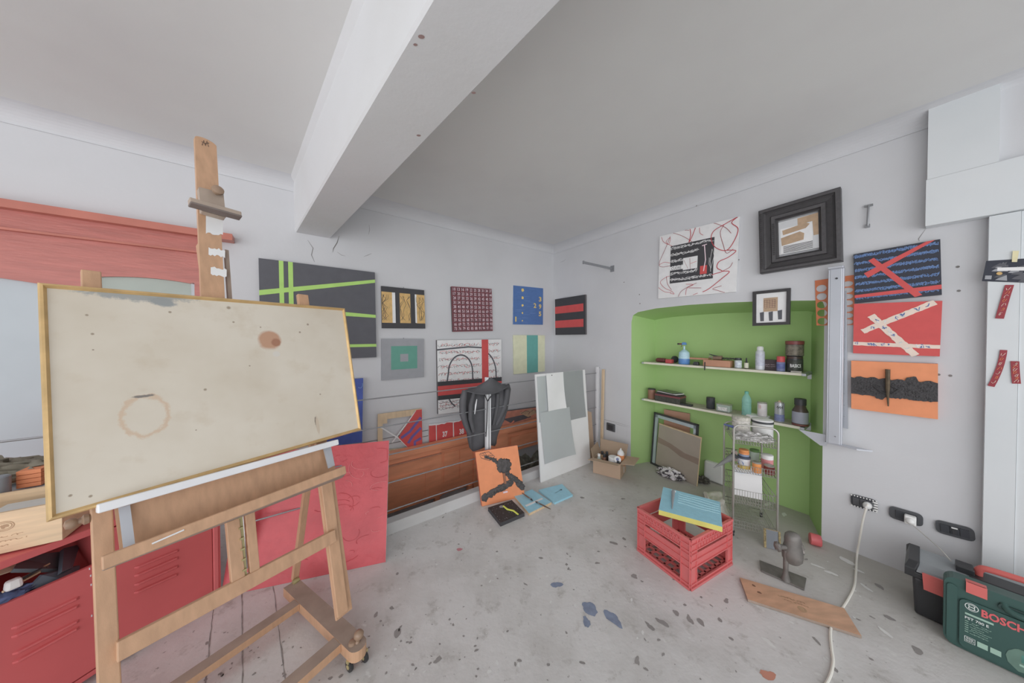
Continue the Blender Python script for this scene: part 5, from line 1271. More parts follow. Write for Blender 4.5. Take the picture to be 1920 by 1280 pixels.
p2 = on_shelf(1308, .2, 0); mb = MB(); mb.box(p2+V(0, 0, .062)+DB*.01, (w_*.9, .06, .016), M_cedar, ax); o = mb.build('wooden_stick', loc=p2+V(0, 0, .053)); tag(o, 'reddish wooden slat lying left of the cedar box on the upper shelf', 'slat')
p3 = on_shelf(1306, .15, 0); mb = MB(); mb.box(p3+V(0, 0, .018), (.05, .04, .032), M_darkjar, ax, .2); o = mb.build('camera_case', loc=p3, bevel=.006); tag(o, 'small dark pouch below the wooden slat on the upper shelf', 'pouch')
q = p+V(0, 0, .061); mb = MB(); mb.tube([q-DB*.04+V(0, 0, .016), q+DB*.03+V(0, 0, .02)], [.016, .02], mat('brown_roll', (134, 108, 88), .6), 14); o = mb.build('brown_roll', loc=q); tag(o, 'brown roll lying on top of the cedar box', 'roll')
mb = MB(); rr = random.Random(9)
for i in range(4):
    a_ = q+DB*rr.uniform(.0, .04)-NB*rr.uniform(-.02, .02); mb.tube([a_+DB*(.018*j)+V(0, 0, .006+.018*abs(math.sin(j*1.1+i))) for j in range(7)], .0028, M_black, 6)
o = mb.build('black_cable', loc=q+DB*.04); tag(o, 'tangle of black cable on the right of the cedar box', 'cable')
mb = MB(); a_ = q-DB*.075+V(0, 0, .05); mb.tube([a_, a_+DB*.05-V(0, 0, .014), a_+DB*.085-V(0, 0, .022)], [.003, .006, .008], M_darkjar, 8); mb.tube([a_+DB*.0-V(0, 0, .026), a_+DB*.03-V(0, 0, .03), a_+DB*.06-V(0, 0, .034)], .007, M_tin, 8); o = mb.build('pliers', loc=a_); tag(o, 'dark pointed hand tool sticking out left above the cedar box', 'tool')
p4 = on_shelf(1322, .09, 0); mb = MB(); mb.bar(p4+V(0, 0, .04), p4+V(-.002, 0, -.035), .006, .012, M_black, NB); o = mb.build('strap', loc=p4-V(0, 0, .03)); tag(o, 'short black strap hanging over the upper shelf edge by the cedar box', 'strap')
p, r, h = dims(1384.5, 14, 19, .15, 0); jar('ink_jar', 'small jar with white and blue label and dark lid on the upper shelf', 'jar', p, r, h, M_glass, mat('white_blue_label', (190, 200, 220), .5, noise=.3, scale=50), M_darkjar, .95, .22, (.05, .9))
p, r, h = dims(1400, 8.5, 21, .15, 0); t = jar('dropper_bottle', 'tiny dropper bottle with black teat and pale label on the upper shelf', 'bottle', p, r, h*.62, M_brown, mat('pale_label', (214, 212, 190), .5), M_black, .5, .12, (.1, .95), shoulder=.2)
segs(t, p+V(0, 0, h*.62), [('teat', [(r*.35, 0), (r*.4, .004), (r*.3, h*.3), (0, h*.38)], M_black)], n=14)
p, r, h = dims(1425.5, 18, 44, .14, 0); t = jar('spray_can', 'tall white aerosol can on the upper shelf', 'spray can', p, r, h*.86, mat('white_can', (206, 210, 222), .3, .2, noise=.03), mat('faint_print', (188, 192, 208), .35, noise=.15, scale=40), None, .7, .0, (.2, .8), shoulder=.12)
segs(t, p+V(0, 0, h*.84), [('cap', [(r*.7, 0), (r*.72, .003), (r*.72, h*.12), (r*.5, h*.16)], M_paper)], n=20)
for i, (px, off, w_, h_) in enumerate(((1440.5, .17, .042, .085), (1452, .17, .038, .085))):
    p = on_shelf(px, off, 0); t = thing('carton_box', ['black carton box right behind the white aerosol', 'black carton box behind the red capped spray can'][i], 'box', p)
    mb = MB(); mb.box(p+V(0, 0, h_/2+G), (w_, .05, h_), mat('black_carton', (62, 50, 52), .5, noise=.1), ax); mb.build('body', t, bevel=.001)
    A_ = p+V(0, 0, h_*.62)-DB*w_*.42+NB*.0258; b = Board(A_, A_+DB*w_*.84, A_+DB*w_*.84-V(0, 0, h_*.35), A_-V(0, 0, h_*.35), 0, None); b.scrawl(.05, .1, .95, .35, P_pink, .0012, random.Random(i), .12, .0003); b.scrawl(.05, .55, .95, .8, P_pink, .001, random.Random(i+5), .12, .0003); b.build('label', t)
p, r, h = dims(1464.5, 17, 28, .13, 0); t = jar('spray_can', 'small spray can with red cap on the upper shelf', 'spray can', p, r, h, M_blab, mat('blue_stripe_label', (84, 96, 156), .5, noise=.3, scale=40), M_capred, .96, .38, (.3, .8))
p, r, h = dims(1490, 33, 29, .17, 0)
t = jar('paint_tin', 'lower of two stacked round paint pots, with white lettering', 'paint pot', p, r, h, M_darkjar, M_dgreen, M_brown, .97, .16, (.06, .92))
# lettering around the front of the pot
def wrap_text(root, body_, base, r, ang0, ang1, z0, z1, m, name='lettering', bold=.03):
    vs, fs = text_geo(body_, bold); d0 = (CAM-base); th0 = math.atan2(d0.y, d0.x); mb = MB()
    mb.add([base+V(r*math.cos(th0+ang0+(ang1-ang0)*x), r*math.sin(th0+ang0+(ang1-ang0)*x), z0+(z1-z0)*y) for x, y in vs], fs, m); mb.build(name, root)
wrap_text(t, 'BASICS', p+V(0, 0, G), r*1.02, -.5, .8, h*.3, h*.52, P_white)
r1 = r*1.06
p5 = p+V(0, 0, h+.002); h5 = h*.98; t = jar('paint_tin', 'upper of two stacked round paint pots, with a maroon lid', 'paint pot', p5, r1, h5, M_darkjar, mat('picture_label', (112, 104, 90), .5, noise=.5, scale=40), M_redlid, 1.05, .24, (.06, .96))
p = on_shelf(1494, .11, 0); mb = MB(); mb.box(p+V(0, 0, .008), (.06, .03, .012), M_tin, ax); o = mb.build('small_tin', loc=p, bevel=.003); tag(o, 'flat little metal tin in front of the stacked paint pots', 'tin')
# lower shelf
p, r, h = dims(1222.5, 15, 19, .17, 1); jar('ink_jar', 'small copper brown can at the left end of the lower shelf', 'can', p, r, h, M_copper, None, M_black, 1.0, .1)
p = on_shelf(1257, .17, 1); w_ = (on_shelf(1281, .17, 1)-on_shelf(1234, .17, 1)).length
t = thing('storage_box', 'dark speckled box with a maroon rim on the lower shelf', 'box', p); mb = MB(); mb.box(p+V(0, 0, .03), (w_, .13, .055), mat('dark_green_box', (64, 66, 58), .5, noise=.3, scale=50), ax); mb.build('body', t, bevel=.002); mb = MB(); mb.box(p+V(0, 0, .066), (w_+.004, .132, .02), mat('maroon_box', (118, 58, 62), .5), ax); mb.build('lid', t, bevel=.002)
for i in range(4):
    mb = MB(); c = p+V(0, 0, .082+.0075*i)+DB*(.004*((-1)**i)); rot = (DB*math.cos(.12*i)+NB*math.sin(.12*i)); mb.box(c, (w_*.95-.01*i, .12, .006), [M_darkjar, M_brown, M_paper, M_darkjar][i], (rot, ZUP.cross(rot), ZUP)); o = mb.build('magazine', loc=c); tag(o, 'thin magazine on the dark box of the lower shelf, ' + ['lowest of the pile', 'second of the pile from below', 'white one near the top', 'dark topmost one'][i], 'magazine', 'magazines on the lower shelf box')
for i, (px, dz) in enumerate(((1284, 0), (1293, 0))):
    p = on_shelf(px, .13, 1); mb = MB(); mb.box(p+V(0, 0, .010+dz), (.05, .06, .016), M_black, ax); o = mb.build('black_pad', loc=p, bevel=.002); tag(o, ['flat black pad touching the magazine box on the lower shelf', 'flat black pad, right one of two, on the lower shelf'][i], 'pad')
p, r, h = dims(1333.5, 17, 21, .19, 1); jar('glass_jar', 'dark glass jar with black lid left of the clear container on the lower shelf', 'jar', p, r, h, M_darkjar, None, M_black, .98, .25)
p = on_shelf(1359, .16, 1); t = thing('glass_container', 'low clear container with pale printing on the lower shelf', 'container', p); mb = MB(); mb.box(p+V(0, 0, .034), (.105, .07, .064), M_glass, ax); mb.build('body', t, bevel=.01)
mb = MB(); mb.box(p+V(0, 0, .067), (.108, .074, .006), M_tin, ax); mb.build('lid', t, bevel=.002); mb = MB(); mb.box(p+V(0, 0, .03)+NB*.037, (.07, .001, .03), mat('pale_print', (206, 208, 200), .5, noise=.3, scale=70), ax); mb.build('label', t)
p, r, h = dims(1401, 19, 46, .15, 1); t = thing('water_bottle', 'translucent teal plastic water bottle on the lower shelf', 'bottle', p); b0 = p+V(0, 0, G)
prof = [(r*.8, 0), (r, .006)]
for i in range(5): u = .08+.1*i; prof += [(r, h*u), (r*.93, h*(u+.04)), (r, h*(u+.08))]
prof += [(r, h*.62), (r*.9, h*.72), (r*.55, h*.84), (r*.36, h*.9)]; segs(t, b0, [('body', prof, M_teal), ('cap', [(r*.42, h*.9), (r*.42, h*.985), (r*.3, h)], mat('teal_cap', (88, 176, 160), .3))])
p = on_shelf(1423, .155, 1); mb = MB(); mb.box(p+V(0, 0, .012), (.13, .12, .02), M_paper, ax); o = mb.build('white_tray', loc=p, bevel=.003); tag(o, 'white lid under the white can on the lower shelf', 'lid')
p, r, h = dims(1430.5, 19, 26, .15, 1); p.z += .023; t = jar('paint_tin', 'white printed metal can with tin rim right of the water bottle', 'can', p, r, h, mat('white_printed_can', (206, 200, 200), .4, noise=.1, scale=30), None, M_tin, .96, .1)
mb = MB(); d = (CAM-p); th0 = math.atan2(d.y, d.x)-.5; mb.add([p+V(r*1.01*math.cos(th0+a_), r*1.01*math.sin(th0+a_), z_) for a_, z_ in ((-.2, h*.55), (.2, h*.55), (.2, h*.8), (-.2, h*.8))], [(0, 1, 2, 3)], P_red); mb.build('red_mark', t)
p, r, h = dims(1463, 19.5, 40, .15, 1); t = jar('spray_can', 'tall silver spray can with dark letters on the lower shelf', 'spray can', p, r, h*.93, mat('silver_can', (176, 180, 186), .28, .5, noise=.05), M_blab, M_tin, .8, .05, (.05, .4))
wrap_text(t, '444', p+V(0, 0, G), r*1.015, -.6, .7, h*.62, h*.76, P_black); segs(t, p+V(0, 0, h*.93), [('nozzle', [(r*.3, 0), (r*.3, .008), (r*.15, .012)], M_oakl)], n=12)
p, r, h = dims(1502, 32, 50, .15, 1); t = jar('brown_bottle', 'big dark brown wide-mouthed bottle with grey label on the lower shelf', 'bottle', p, r, h, M_brown, mat('grey_label', (150, 152, 168), .5, noise=.05), M_black, .74, .24, (.12, .68), shoulder=.3)
segs(t, p+V(0, 0, G), [('base_ring', [(r*1.0, .001), (r*1.02, .004), (r*1.02, .012), (r*1.005, .014)], mat('reddish_ring', (120, 66, 60), .5))])
# ---- leaning frames on the niche floor
pN = NBK(.30); pF = NBK(.0)
def leanbox(name, bl, br, tl, tr, th, m, mside, label, cat, back_off):
    """stands on the floor at bl-br (pixels, z=0); its top edge is where the plane back_off inside the niche is met"""
    A_ = fl(*bl); C_ = fl(*br); T0 = NBK(back_off)(*tl); T1 = NBK(back_off)(*tr); T1 = T0+(C_-A_)*.985+V(0, 0, (T1.z-T0.z)*0)
    b = Board(T0, T1, C_+V(0, 0, .002), A_+V(0, 0, .002), th, m, mside); b.meta = (name, label, cat, None); return b
b = leanbox('plywood_board', (1244, 873), (1293, 888), (1245, 767), (1296, 777), .012, mat('reddish_plywood', (176, 128, 104), .6), M_card2, 'reddish plywood board standing behind the leaning frames in the niche', 'board', .27); done(b)
fr_b = leanbox('empty_frame', (1222, 868), (1304, 908), (1229, 772), (1311, 790), 0, None, None, 'empty metal edged picture frame leaning in the niche behind a brown board', 'picture frame', .25)
for x0, y0, x1, y1, m_ in ((0, 0, 1, .03, M_black), (0, 0, .03, 1, M_black), (.97, 0, 1, 1, M_black), (0, .97, 1, 1, M_black)): fr_b.relief(x0, y0, x1, y1, .022, m_)
for x0, y0, x1, y1 in ((.03, .03, .97, .09), (.03, .03, .09, .97), (.91, .03, .97, .97)): fr_b.relief(x0, y0, x1, y1, .014, mat('bluish_frame', (164, 178, 186), .35, .2))
done(fr_b)
b = leanbox('brown_board', (1229, 872), (1306, 912), (1236, 793), (1307, 810), .014, mat('greyish_card', (160, 148, 134), .7, noise=.05), M_oakl, 'grey brown board leaning in front of the empty frame in the niche', 'board', .20)
b.poly([(-.0, .32), (.35, .36), (.7, .44), (1, .43), (1, .56), (.6, .55), (.3, .46), (0, .45)], mat('greyish_card_dark', (142, 122, 108), .7), .0008); b.relief(.0, 0, 1, .02, .003, M_oakl); done(b)
p = fl(1257, 893); M_rag = mat('white_black_rag', (206, 200, 204), .8, noise=.0)
nt = M_rag.node_tree; tc_ = nt.nodes['Texture Coordinate']; bs = nt.nodes['Principled BSDF']; bc = nt.nodes.new('ShaderNodeRGB'); bc.outputs[0].default_value = rgb((214, 210, 212)); o_ = ramp_over(nt, bc.outputs[0], noise_node(nt, tc_.outputs['Object'], 22, 3), .5, .56, rgb((70, 64, 72))); nt.links.new(o_, bs.inputs['Base Color'])
mb = MB(); mb.blob(p+V(0, 0, .03), (.24, .15, .085), M_rag, 5, .32, 4, 24, ax, True); o = mb.build('rag', loc=p); tag(o, 'crumpled white rag with black blotches on the floor before the leaning board', 'rag')
p = fl(1337, 905); t = thing('jerrycan', 'translucent white plastic jerrycan standing in the niche', 'jerrycan', p)
M_jer = mat('milky_plastic', (216, 222, 222), .35, noise=.05, alpha=.93); w_ = .2; mb = MB(); mb.box(p-NB*.05+V(0, 0, .10), (.175, .1, .19), M_jer, ax, .06); mb.build('body', t, bevel=.018)
top = p-NB*.05+V(0, 0, .197); mb = MB(); mb.tube([top-DB*.06, top-DB*.05+V(0, 0, .035), top+DB*.02+V(0, 0, .04), top+DB*.03], .012, M_jer, 10); mb.build('handle', t)
mb = MB(); mb.lathe(top+DB*.062, [(.02, -.004), (.02, .022), (.016, .026)], mat('dull_red_cap', (150, 84, 78), .5)); mb.build('cap', t)
p = fl(1316, 903); mb = MB(); mb.blob(p+V(0, 0, .02), (.12, .09, .06), mat('dark_debris', (88, 84, 78), .8, noise=.4, scale=40), 8, .4, 4, 14, ax, True); o = mb.build('dark_heap', loc=p); tag(o, 'small dark heap between leaning board and jerrycan', 'rag')  # unidentified dark clutter, built as one lumpy heap
# grey cloth behind the crate
p = fl(1345, 955); mb = MB(); M_cl = mat('grey_beige_cloth', (208, 204, 194), .85, noise=.12, scale=8, bump=.2, bscale=12)
rr = random.Random(4)
def cloth(mb, cpts, m, amp, seed, z0=.004):
    from mathutils import noise as mn
    (a, b_, c, d) = [fl(*q_) for q_ in cpts]; N = 34; vs = []
    for j in range(N+1):
        for i in range(N+1):
            u, v = i/N, j/N; q_ = a.lerp(b_, u).lerp(d.lerp(c, u), v); ed = min(u, v, 1-u, 1-v)*4
            h = amp*min(1, ed+.15)*(abs(mn.noise(V(u*3+seed, v*3, seed)))*1.6+.35+.5*mn.noise(V(u*5, v*5+seed, 1)))
            off = V(mn.noise(V(u*2, v*2, seed+4)), mn.noise(V(u*2, v*2, seed+9)), 0)*.05
            vs.append(q_+off+V(0, 0, z0+max(0, h)))
    mb.add(vs, [(j*(N+1)+i, j*(N+1)+i+1, (j+1)*(N+1)+i+1, (j+1)*(N+1)+i) for j in range(N) for i in range(N)], m, True)
cloth(mb, [(1318, 925), (1356, 921), (1378, 985), (1335, 985)], M_cl, .07, 5); o = mb.build('grey_cloth', loc=p); tag(o, 'crumpled pale grey cloth on the floor between red crate and trolley', 'cloth')

# ================================================================ WIRE TROLLEY
TL = fl(1374, 1003); TR = fl(1457, 1024); uT = (TR-TL).normalized(); vT = V(-uT.y, uT.x, 0)
if vT.y < 0: vT = -vT
TW = (TR-TL).length; TD = .36; TH = .79
M_chr = mat('chromed_wire', (172, 170, 164), .28, .6, noise=.05)
t = thing('wire_trolley', 'narrow chromed wire trolley holding paint pots in front of the niche', 'trolley', TL)
def T(a, b_, z): return TL+uT*a+vT*b_+V(0, 0, z)
def loop(b_, H, nm):
    r_ = .04; pts = [T(0, b_, .03), T(0, b_, H-r_)]+[T(r_-r_*math.cos(PI/2*i/5), b_, H-r_+r_*math.sin(PI/2*i/5)) for i in range(1, 6)]+[T(TW-r_+r_*math.sin(PI/2*i/5), b_, H-r_+r_*math.cos(PI/2*i/5)) for i in range(0, 6)]+[T(TW, b_, .03)]
    mb = MB(); mb.tube(pts, .0065, M_chr, 10); return mb.build(nm, t)
loop(0, TH, 'frame'); loop(TD, .72, 'frame')
def basket(z, hgt, nm='basket', slope=0):
    mb = MB(); e_ = .008
    for zz, rr_ in ((z+hgt, .0028), (z, .0028), (z+hgt*.5, .0018)):
        mb.tube([T(e_, e_, zz), T(TW-e_, e_, zz), T(TW-e_, TD-e_, zz), T(e_, TD-e_, zz)], rr_, M_chr, 6, closed=True)
    n = 15
    for i in range(n+1):
        a = e_+(TW-2*e_)*i/n; mb.tube([T(a, e_, z+hgt), T(a, e_, z), T(a, TD-e_, z), T(a, TD-e_, z+hgt)], .0014, M_chr, 5)
    for i in range(1, 8):
        b_ = e_+(TD-2*e_)*i/8; mb.tube([T(e_, b_, z+hgt), T(e_, b_, z), T(TW-e_, b_, z), T(TW-e_, b_, z+hgt)], .0014, M_chr, 5)
    return mb.build(nm, t)
ZB = [.655, .455, .235, .06]
for z, h in zip(ZB, (.05, .05, .095, .05)): basket(z, h)
for a in (0, TW):
    for b_ in (0, TD):
        mb = MB(); c = T(a, b_, .017); mb.lathe(c-uT*.007, [(.006, 0), (.016, .001), (.016, .013), (.006, .014)], M_whl, uT, 18); mb.box(c+V(0, 0, .014), (.02, .018, .01), M_black, (uT, vT, ZUP)); mb.build('caster', t)
def T_pt(px, b_, z):   # the point in the trolley's depth slice b_ seen at column px
    pl = Plane(T(0, b_, 0), vT); q_ = pl(px, 640); q_.z = z; return q_
# plastic wrap in the top basket
mb = MB(); M_wrap = mat('crinkled_plastic', (186, 184, 182), .18, .3, noise=.25, scale=30, bump=.8, bscale=45)
c = T(TW/2, .08, ZB[0]+.035); mb.blob(c, (TW*.9, .11, .07), M_wrap, 3, .25, 6, 20, (uT, vT, ZUP), True); o = mb.build('plastic_wrap', loc=c-V(0, 0, .03)); tag(o, 'crinkled clear plastic packet in the top basket of the trolley', 'plastic packet')
M_wpot = mat('white_pot', (206, 202, 196), .4, noise=.1, scale=30)
c = T_pt(1391, .20, ZB[0]+.003); r = cyl_r(c, 35); h = .15; t_ = jar('paint_pot', 'white printed paint pot in the top of the trolley, left of the bucket', 'paint pot', c, r, h, M_wpot, mat('printed_band', (190, 186, 176), .5, noise=.35, scale=70), mat('speckled_lid', (186, 182, 170), .5, noise=.3, scale=60), 1.04, .2, (.55, .95))
c = T_pt(1431, .20, ZB[0]+.003); r = min(cyl_r(c, 42), .062); t_ = jar('bucket', 'white plastic bucket with dark rim in the top of the trolley', 'bucket', c, r, .135, mat('white_bucket', (200, 200, 198), .3), None, M_darkjar, 1.05, .12)
mb = MB(); c0 = c+V(0, 0, .135); mb.lathe(c0, [(r*1.0, 0), (r*1.0, .008), (r*.95, .01)], M_paper); mb.build('lid_disc', t_)
M_yel = mat('yellow_label', (206, 176, 70), .5, noise=.25, scale=30)
c = T_pt(1397, .10, ZB[1]+.003); r = cyl_r(c, 25); hh_ = .085
t_ = jar('paint_pot', 'dark lidded pot with yellow, white and blue label in the middle basket', 'paint pot', c, r, hh_, mat('white_label_pot', (206, 206, 210), .45, noise=.05), M_yel, mat('navy_lid', (66, 74, 92), .4), 1.03, .18, (.0, .4))
mb = MB(); d = CAM-c; th0 = math.atan2(d.y, d.x)-.5
mb.add([c+V(r*1.015*math.cos(th0+a_*.5), r*1.015*math.sin(th0+a_*.5), hh_*.45+.018*b_) for a_, b_ in [(math.cos(PI*k/8), math.sin(PI*k/8)) for k in range(16)]], [tuple(range(16))], mat('blue_label_spot', (84, 120, 176), .5)); mb.build('label_spot', t_)
c2 = c+V(0, 0, hh_+.002); r2 = r*.82; jar('paint_tin', 'small orange and blue pot stacked on the yellow labelled pot', 'paint pot', c2, r2, .045, mat('orange_blue_pot', (214, 130, 56), .4), mat('grey_blue_ring', (120, 134, 160), .4), mat('orange_lid', (220, 138, 60), .4), .95, .35, (.0, .5))
c = T_pt(1417, .24, ZB[1]+.003); r = cyl_r(c, 19); jar('glass_jar', 'glass jar with green lid at the back of the middle basket', 'jar', c, r, .10, M_glass, None, mat('green_lid', (84, 122, 60), .5), 1.0, .15)
c = T_pt(1421.5, .05, ZB[1]+.003); r = cyl_r(c, 18); jar('paint_tin', 'small bright orange can in the middle basket', 'can', c, r, .072, mat('bright_orange_can', (230, 142, 50), .4), None, M_tin, .96, .12)
c = T_pt(1445, .06, ZB[1]+.003); r = cyl_r(c, 22); t_ = jar('glass_jar', 'jar of dark red paint at the right of the middle basket', 'jar', c, r, .06, mat('dark_red_jar', (120, 52, 46), .3), None, M_tin, .98, .12)
c = T_pt(1441, .16, ZB[1]+.003); r = cyl_r(c, 24); jar('paint_pot', 'pink and white lidded pot behind the dark red jar', 'paint pot', c, r, .10, mat('pink_pot', (214, 130, 132), .4), None, M_paper, 1.0, .3)
c = T_pt(1379, .22, ZB[1]+.003); r = cyl_r(c, 12); jar('paint_tin', 'little red and white can at the left back of the middle basket', 'can', c, r, .08, mat('white_red_can', (200, 176, 172), .4, noise=.3, scale=50), M_redbox, M_tin, .96, .1, (.3, .6))
# white slotted sheet leaning in the lower basket
A_ = T(.02, .12, ZB[2]+.005); C_ = T(TW-.05, .12, ZB[2]+.005); b = Board(A_+V(0, 0, .20)+vT*.08+uT*.012, C_+V(0, 0, .20)+vT*.08+uT*.012, C_, A_, .006, M_paper, M_paper); b.meta = ('white_card', 'white panel with grey tape marks standing in the lower trolley basket', 'panel', None)
b.poly([(0, .18), (.4, .22), (.7, .15), (1, .2), (1, .26), (.6, .24), (.3, .3), (0, .25)], M_alu, .001); done(b)
# grey funnel tool and blue nozzle at the left side
t = thing('caulking_gun_nozzle', 'grey cone shaped nozzle sticking out left from the trolley', 'nozzle', T(-.02, .1, .49)); A_ = T(-.0+.012, .06, .545); tip = Plane(T(0, .06, 0), vT)(1338, 877)
mb = MB(); d_ = tip-A_; mb.tube([A_, A_+d_*.25, A_+d_*.7, tip], [.022, .018, .009, .003], mat('grey_rubber', (120, 122, 120), .5), 14); mb.build('cone', t)
mb = MB(); mb.tube([A_-d_*.1, A_], [.026, .024], M_darkjar, 14); mb.build('collar', t)
A_ = Plane(T(0, .05, 0), vT)(1375, 800); tip = Plane(T(0, .05, 0), vT)(1357, 795); t = thing('spray_trigger', 'small dark blue spray trigger hooked over the upper left of the trolley', 'trigger', A_)
mb = MB(); mb.tube([A_, (A_+tip)/2, tip], [.010, .008, .005], mat('navy_plastic', (60, 78, 130), .4), 10); mb.tube([(A_+tip)/2, (A_+tip)/2-V(0, 0, .03)], .0035, M_darkjar, 6); mb.build('body', t)

# ================================================================ RED CRATE AND THE BLUE CANVAS
N_ = fl(1294, 1107); L0 = fl(1196, 1031); R0 = fl(1371, 1057)
c1_ = (L0-N_).normalized(); c2__ = (R0-N_).normalized()
bis = (c1_+c2__).normalized(); per = V(-bis.y, bis.x, 0)
if per.dot(c1_) < 0: per = -per
c1_ = (bis+per).normalized(); c2__ = (bis-per).normalized(); L1 = (L0-N_).length; L2 = (R0-N_).length; CH = .285
t = thing('crate', 'red plastic bottle crate standing on the concrete floor', 'crate', N_+bis*.25)
def K(a, b_, z): return N_+c1_*a+c2__*b_+V(0, 0, z)
def kbox(a0, a1, b0, b1, z0, z1, mb): mb.box(K((a0+a1)/2, (b0+b1)/2, (z0+z1)/2), (a1-a0, b1-b0, z1-z0), M_crate, (c1_, c2__, ZUP))
def side(length, frame, nm):
    """frame(s, o, z): s along the side, o outward"""
    mb = MB(); tk_ = .006
    def bb(s0, s1, z0, z1, o0=-tk_, o1=0): 
        pts = [frame(s0, o1, z1), frame(s1, o1, z1), frame(s1, o1, z0), frame(s0, o1, z0)]; d = frame(0, o0, 0)-frame(0, o1, 0); mb.prism(pts, d, M_crate)
    cw = .055
    bb(0, cw, .001, CH); bb(length-cw, length, .001, CH)
    bb(cw, length-cw, .001, .03); bb(cw, length-cw, .12, .195); bb(cw, length-cw, .215, CH)
    for z_ in (.03, .12, .158, .195, .215, .25): bb(0, length, z_-.003, z_+.003, 0, .007)
    bb(0, length, CH-.012, CH, 0, .009); bb(0, length, .001, .014, 0, .009)
    for s_ in (.0, cw-.004, length-cw, length-.004): bb(s_, s_+.004, .001, CH, 0, .006)
    n = 11                                          # zig-zag band under the rim
    for i in range(n):
        s0 = cw+(length-2*cw)*i/n; s1 = cw+(length-2*cw)*(i+1)/n; sm = (s0+s1)/2
        for (p0, z0), (p1, z1) in (((s0, .268), (sm, .222)), ((sm, .222), (s1, .268))): mb.bar(frame(p0, .003, z0), frame(p1, .003, z1), .005, .005, M_crate, frame(0, 1, 0)-frame(0, 0, 0))
    return mb.build(nm, t)
side(L1, lambda s, o, z: K(s, -o, z), 'side'); side(L2, lambda s, o, z: K(-o, s, z), 'side'); side(L1, lambda s, o, z: K(s, L2+o, z), 'side'); side(L2, lambda s, o, z: K(L1+o, s, z), 'side')
mb = MB()
for i in range(7): s = L1*(i+.5)/7; mb.box(K(s, L2/2, .018), (.012, L2-.014, .01), M_crate, (c1_, c2__, ZUP))
for i in range(8): s = L2*(i+.5)/8; mb.box(K(L1/2, s, .018), (L1-.014, .012, .01), M_crate, (c1_, c2__, ZUP))
mb.build('bottom_grid', t)
Q = [fl(1243.5, 912.5, .322), fl(1350, 940.5, .322), fl(1354.5, 987.5, .322), fl(1235, 955.5, .322)]
t = thing('painting', 'light blue canvas with yellow edges lying on top of the red crate', 'painting', (Q[0]+Q[2])/2)
b = Board(*Q, .03, P_aqua, pm('lemon', (206, 200, 84))); rr = random.Random(3); b.n = V(0, 0, 1)
for i in range(5): Y = .12+.1*i; b.tube([b.P(.3+.68*k/8, Y+.012*math.sin(k+i)+.02*k/8, .0002) for k in range(9)], .0013, pm('aqua_light', (176, 214, 228)), 5)
b.build('canvas', t); mb = MB(); mb.tube([b.P(.2, .1, .004), b.P(.21, .5, .007), b.P(.22, .85, .004)], [.012, .008, .003], P_grey, 7); mb.tube([b.P(.17, .1, .006), b.P(.24, .12, .008)], .006, P_white, 6); mb.build('palette_knife_relief', t)
# small frame piece leaning at the trolley foot
q = [fl(1430, 978, .0), fl(1458, 984, .0)]; A_ = fl(1429, 1018); C_ = fl(1459, 1023); C_ = A_+uT*.085
b = Board(A_+V(0, 0, .12)+vT*.012-uT*.0, C_+V(0, 0, .12)+vT*.012, C_+V(0, 0, .002), A_+V(0, 0, .002), .01, mat('grey_mirror', (132, 138, 146), .3, .3, noise=.05), M_oakl); b.v = [v-vT*.045 for v in b.v]; b.q = [v-vT*.045 for v in b.q]
M_spk = mat('speckled_yellow_edge', (150, 132, 84), .6, noise=.5, scale=90)
b.relief(0, 0, .13, 1, .004, M_spk); b.relief(.87, 0, 1, 1, .004, M_spk); b.meta = ('picture_frame', 'little grey panel with speckled yellow edges standing at the foot of the trolley', 'frame', None); done(b)

# ================================================================ COBBLER'S LAST, CAP, PLANK, CORD
p = fl(1473, 1090); M_iron = mat('grey_cast_iron', (112, 108, 104), .5, .3, noise=.2, scale=20)
t = thing('shoe_last_stand', 'iron cobbler stand with an upright foot shaped last on a flat plate', 'cobbler stand', p)
q = [fl(1424, 1053), fl(1512, 1087), fl(1508, 1108), fl(1427, 1072)]; mb = MB(); mb.prism([v+V(0, 0, .012) for v in q], V(0, 0, -.011), M_iron); mb.build('plate', t, bevel=.002)
pm_ = Plane(p, V(0, -1, 0)); stem_top = pm_(1470, 1030); stem_top.y = p.y
mb = MB(); mb.tube([p+V(0, 0, .01), p+V(0, 0, .05), V(p.x, p.y, stem_top.z)], [.022, .012, .013], M_iron, 12); mb.build('stem', t)
c = pm_(1486, 1027); k_ = mpp(p); mb = MB(); X_ = V(1, 0, 0); 
prof = [(.0, -.5), (.30, -.47), (.43, -.36), (.46, -.2), (.42, 0), (.36, .15), (.36, .3), (.33, .42), (.22, .49), (0, .51)]; H_ = 58*k_; Wd = 32*k_
rows = []
for r_, h_ in prof: rows.append([c+V(Wd*r_*1.1*math.cos(2*PI*j/20), Wd*r_*1.5*math.sin(2*PI*j/20)/1.5, -H_*h_*-1*1.0) for j in range(20)])
loft(mb, rows, M_iron, False); mb.build('foot_last', t)
mb = MB(); a_ = pm_(1458, 1024); mb.tube([a_, V(p.x, p.y, a_.z-.005)], [.016, .012], M_iron, 10); mb.blob(a_, (.03, .04, .05), M_iron, 2, .2, 3, 10); mb.build('side_arm', t)
mb = MB(); a_ = pm_(1505, 1032); mb.blob(a_+V(0, .02, 0), (.035, .05, .08), mat('worn_metal_lump', (140, 134, 128), .5, .3, .4, 40), 5, .25, 4, 12); mb.tube([a_+V(-.05, .02, .01), a_+V(0, .02, 0)], .012, M_iron, 8); mb.build('heel_last', t)
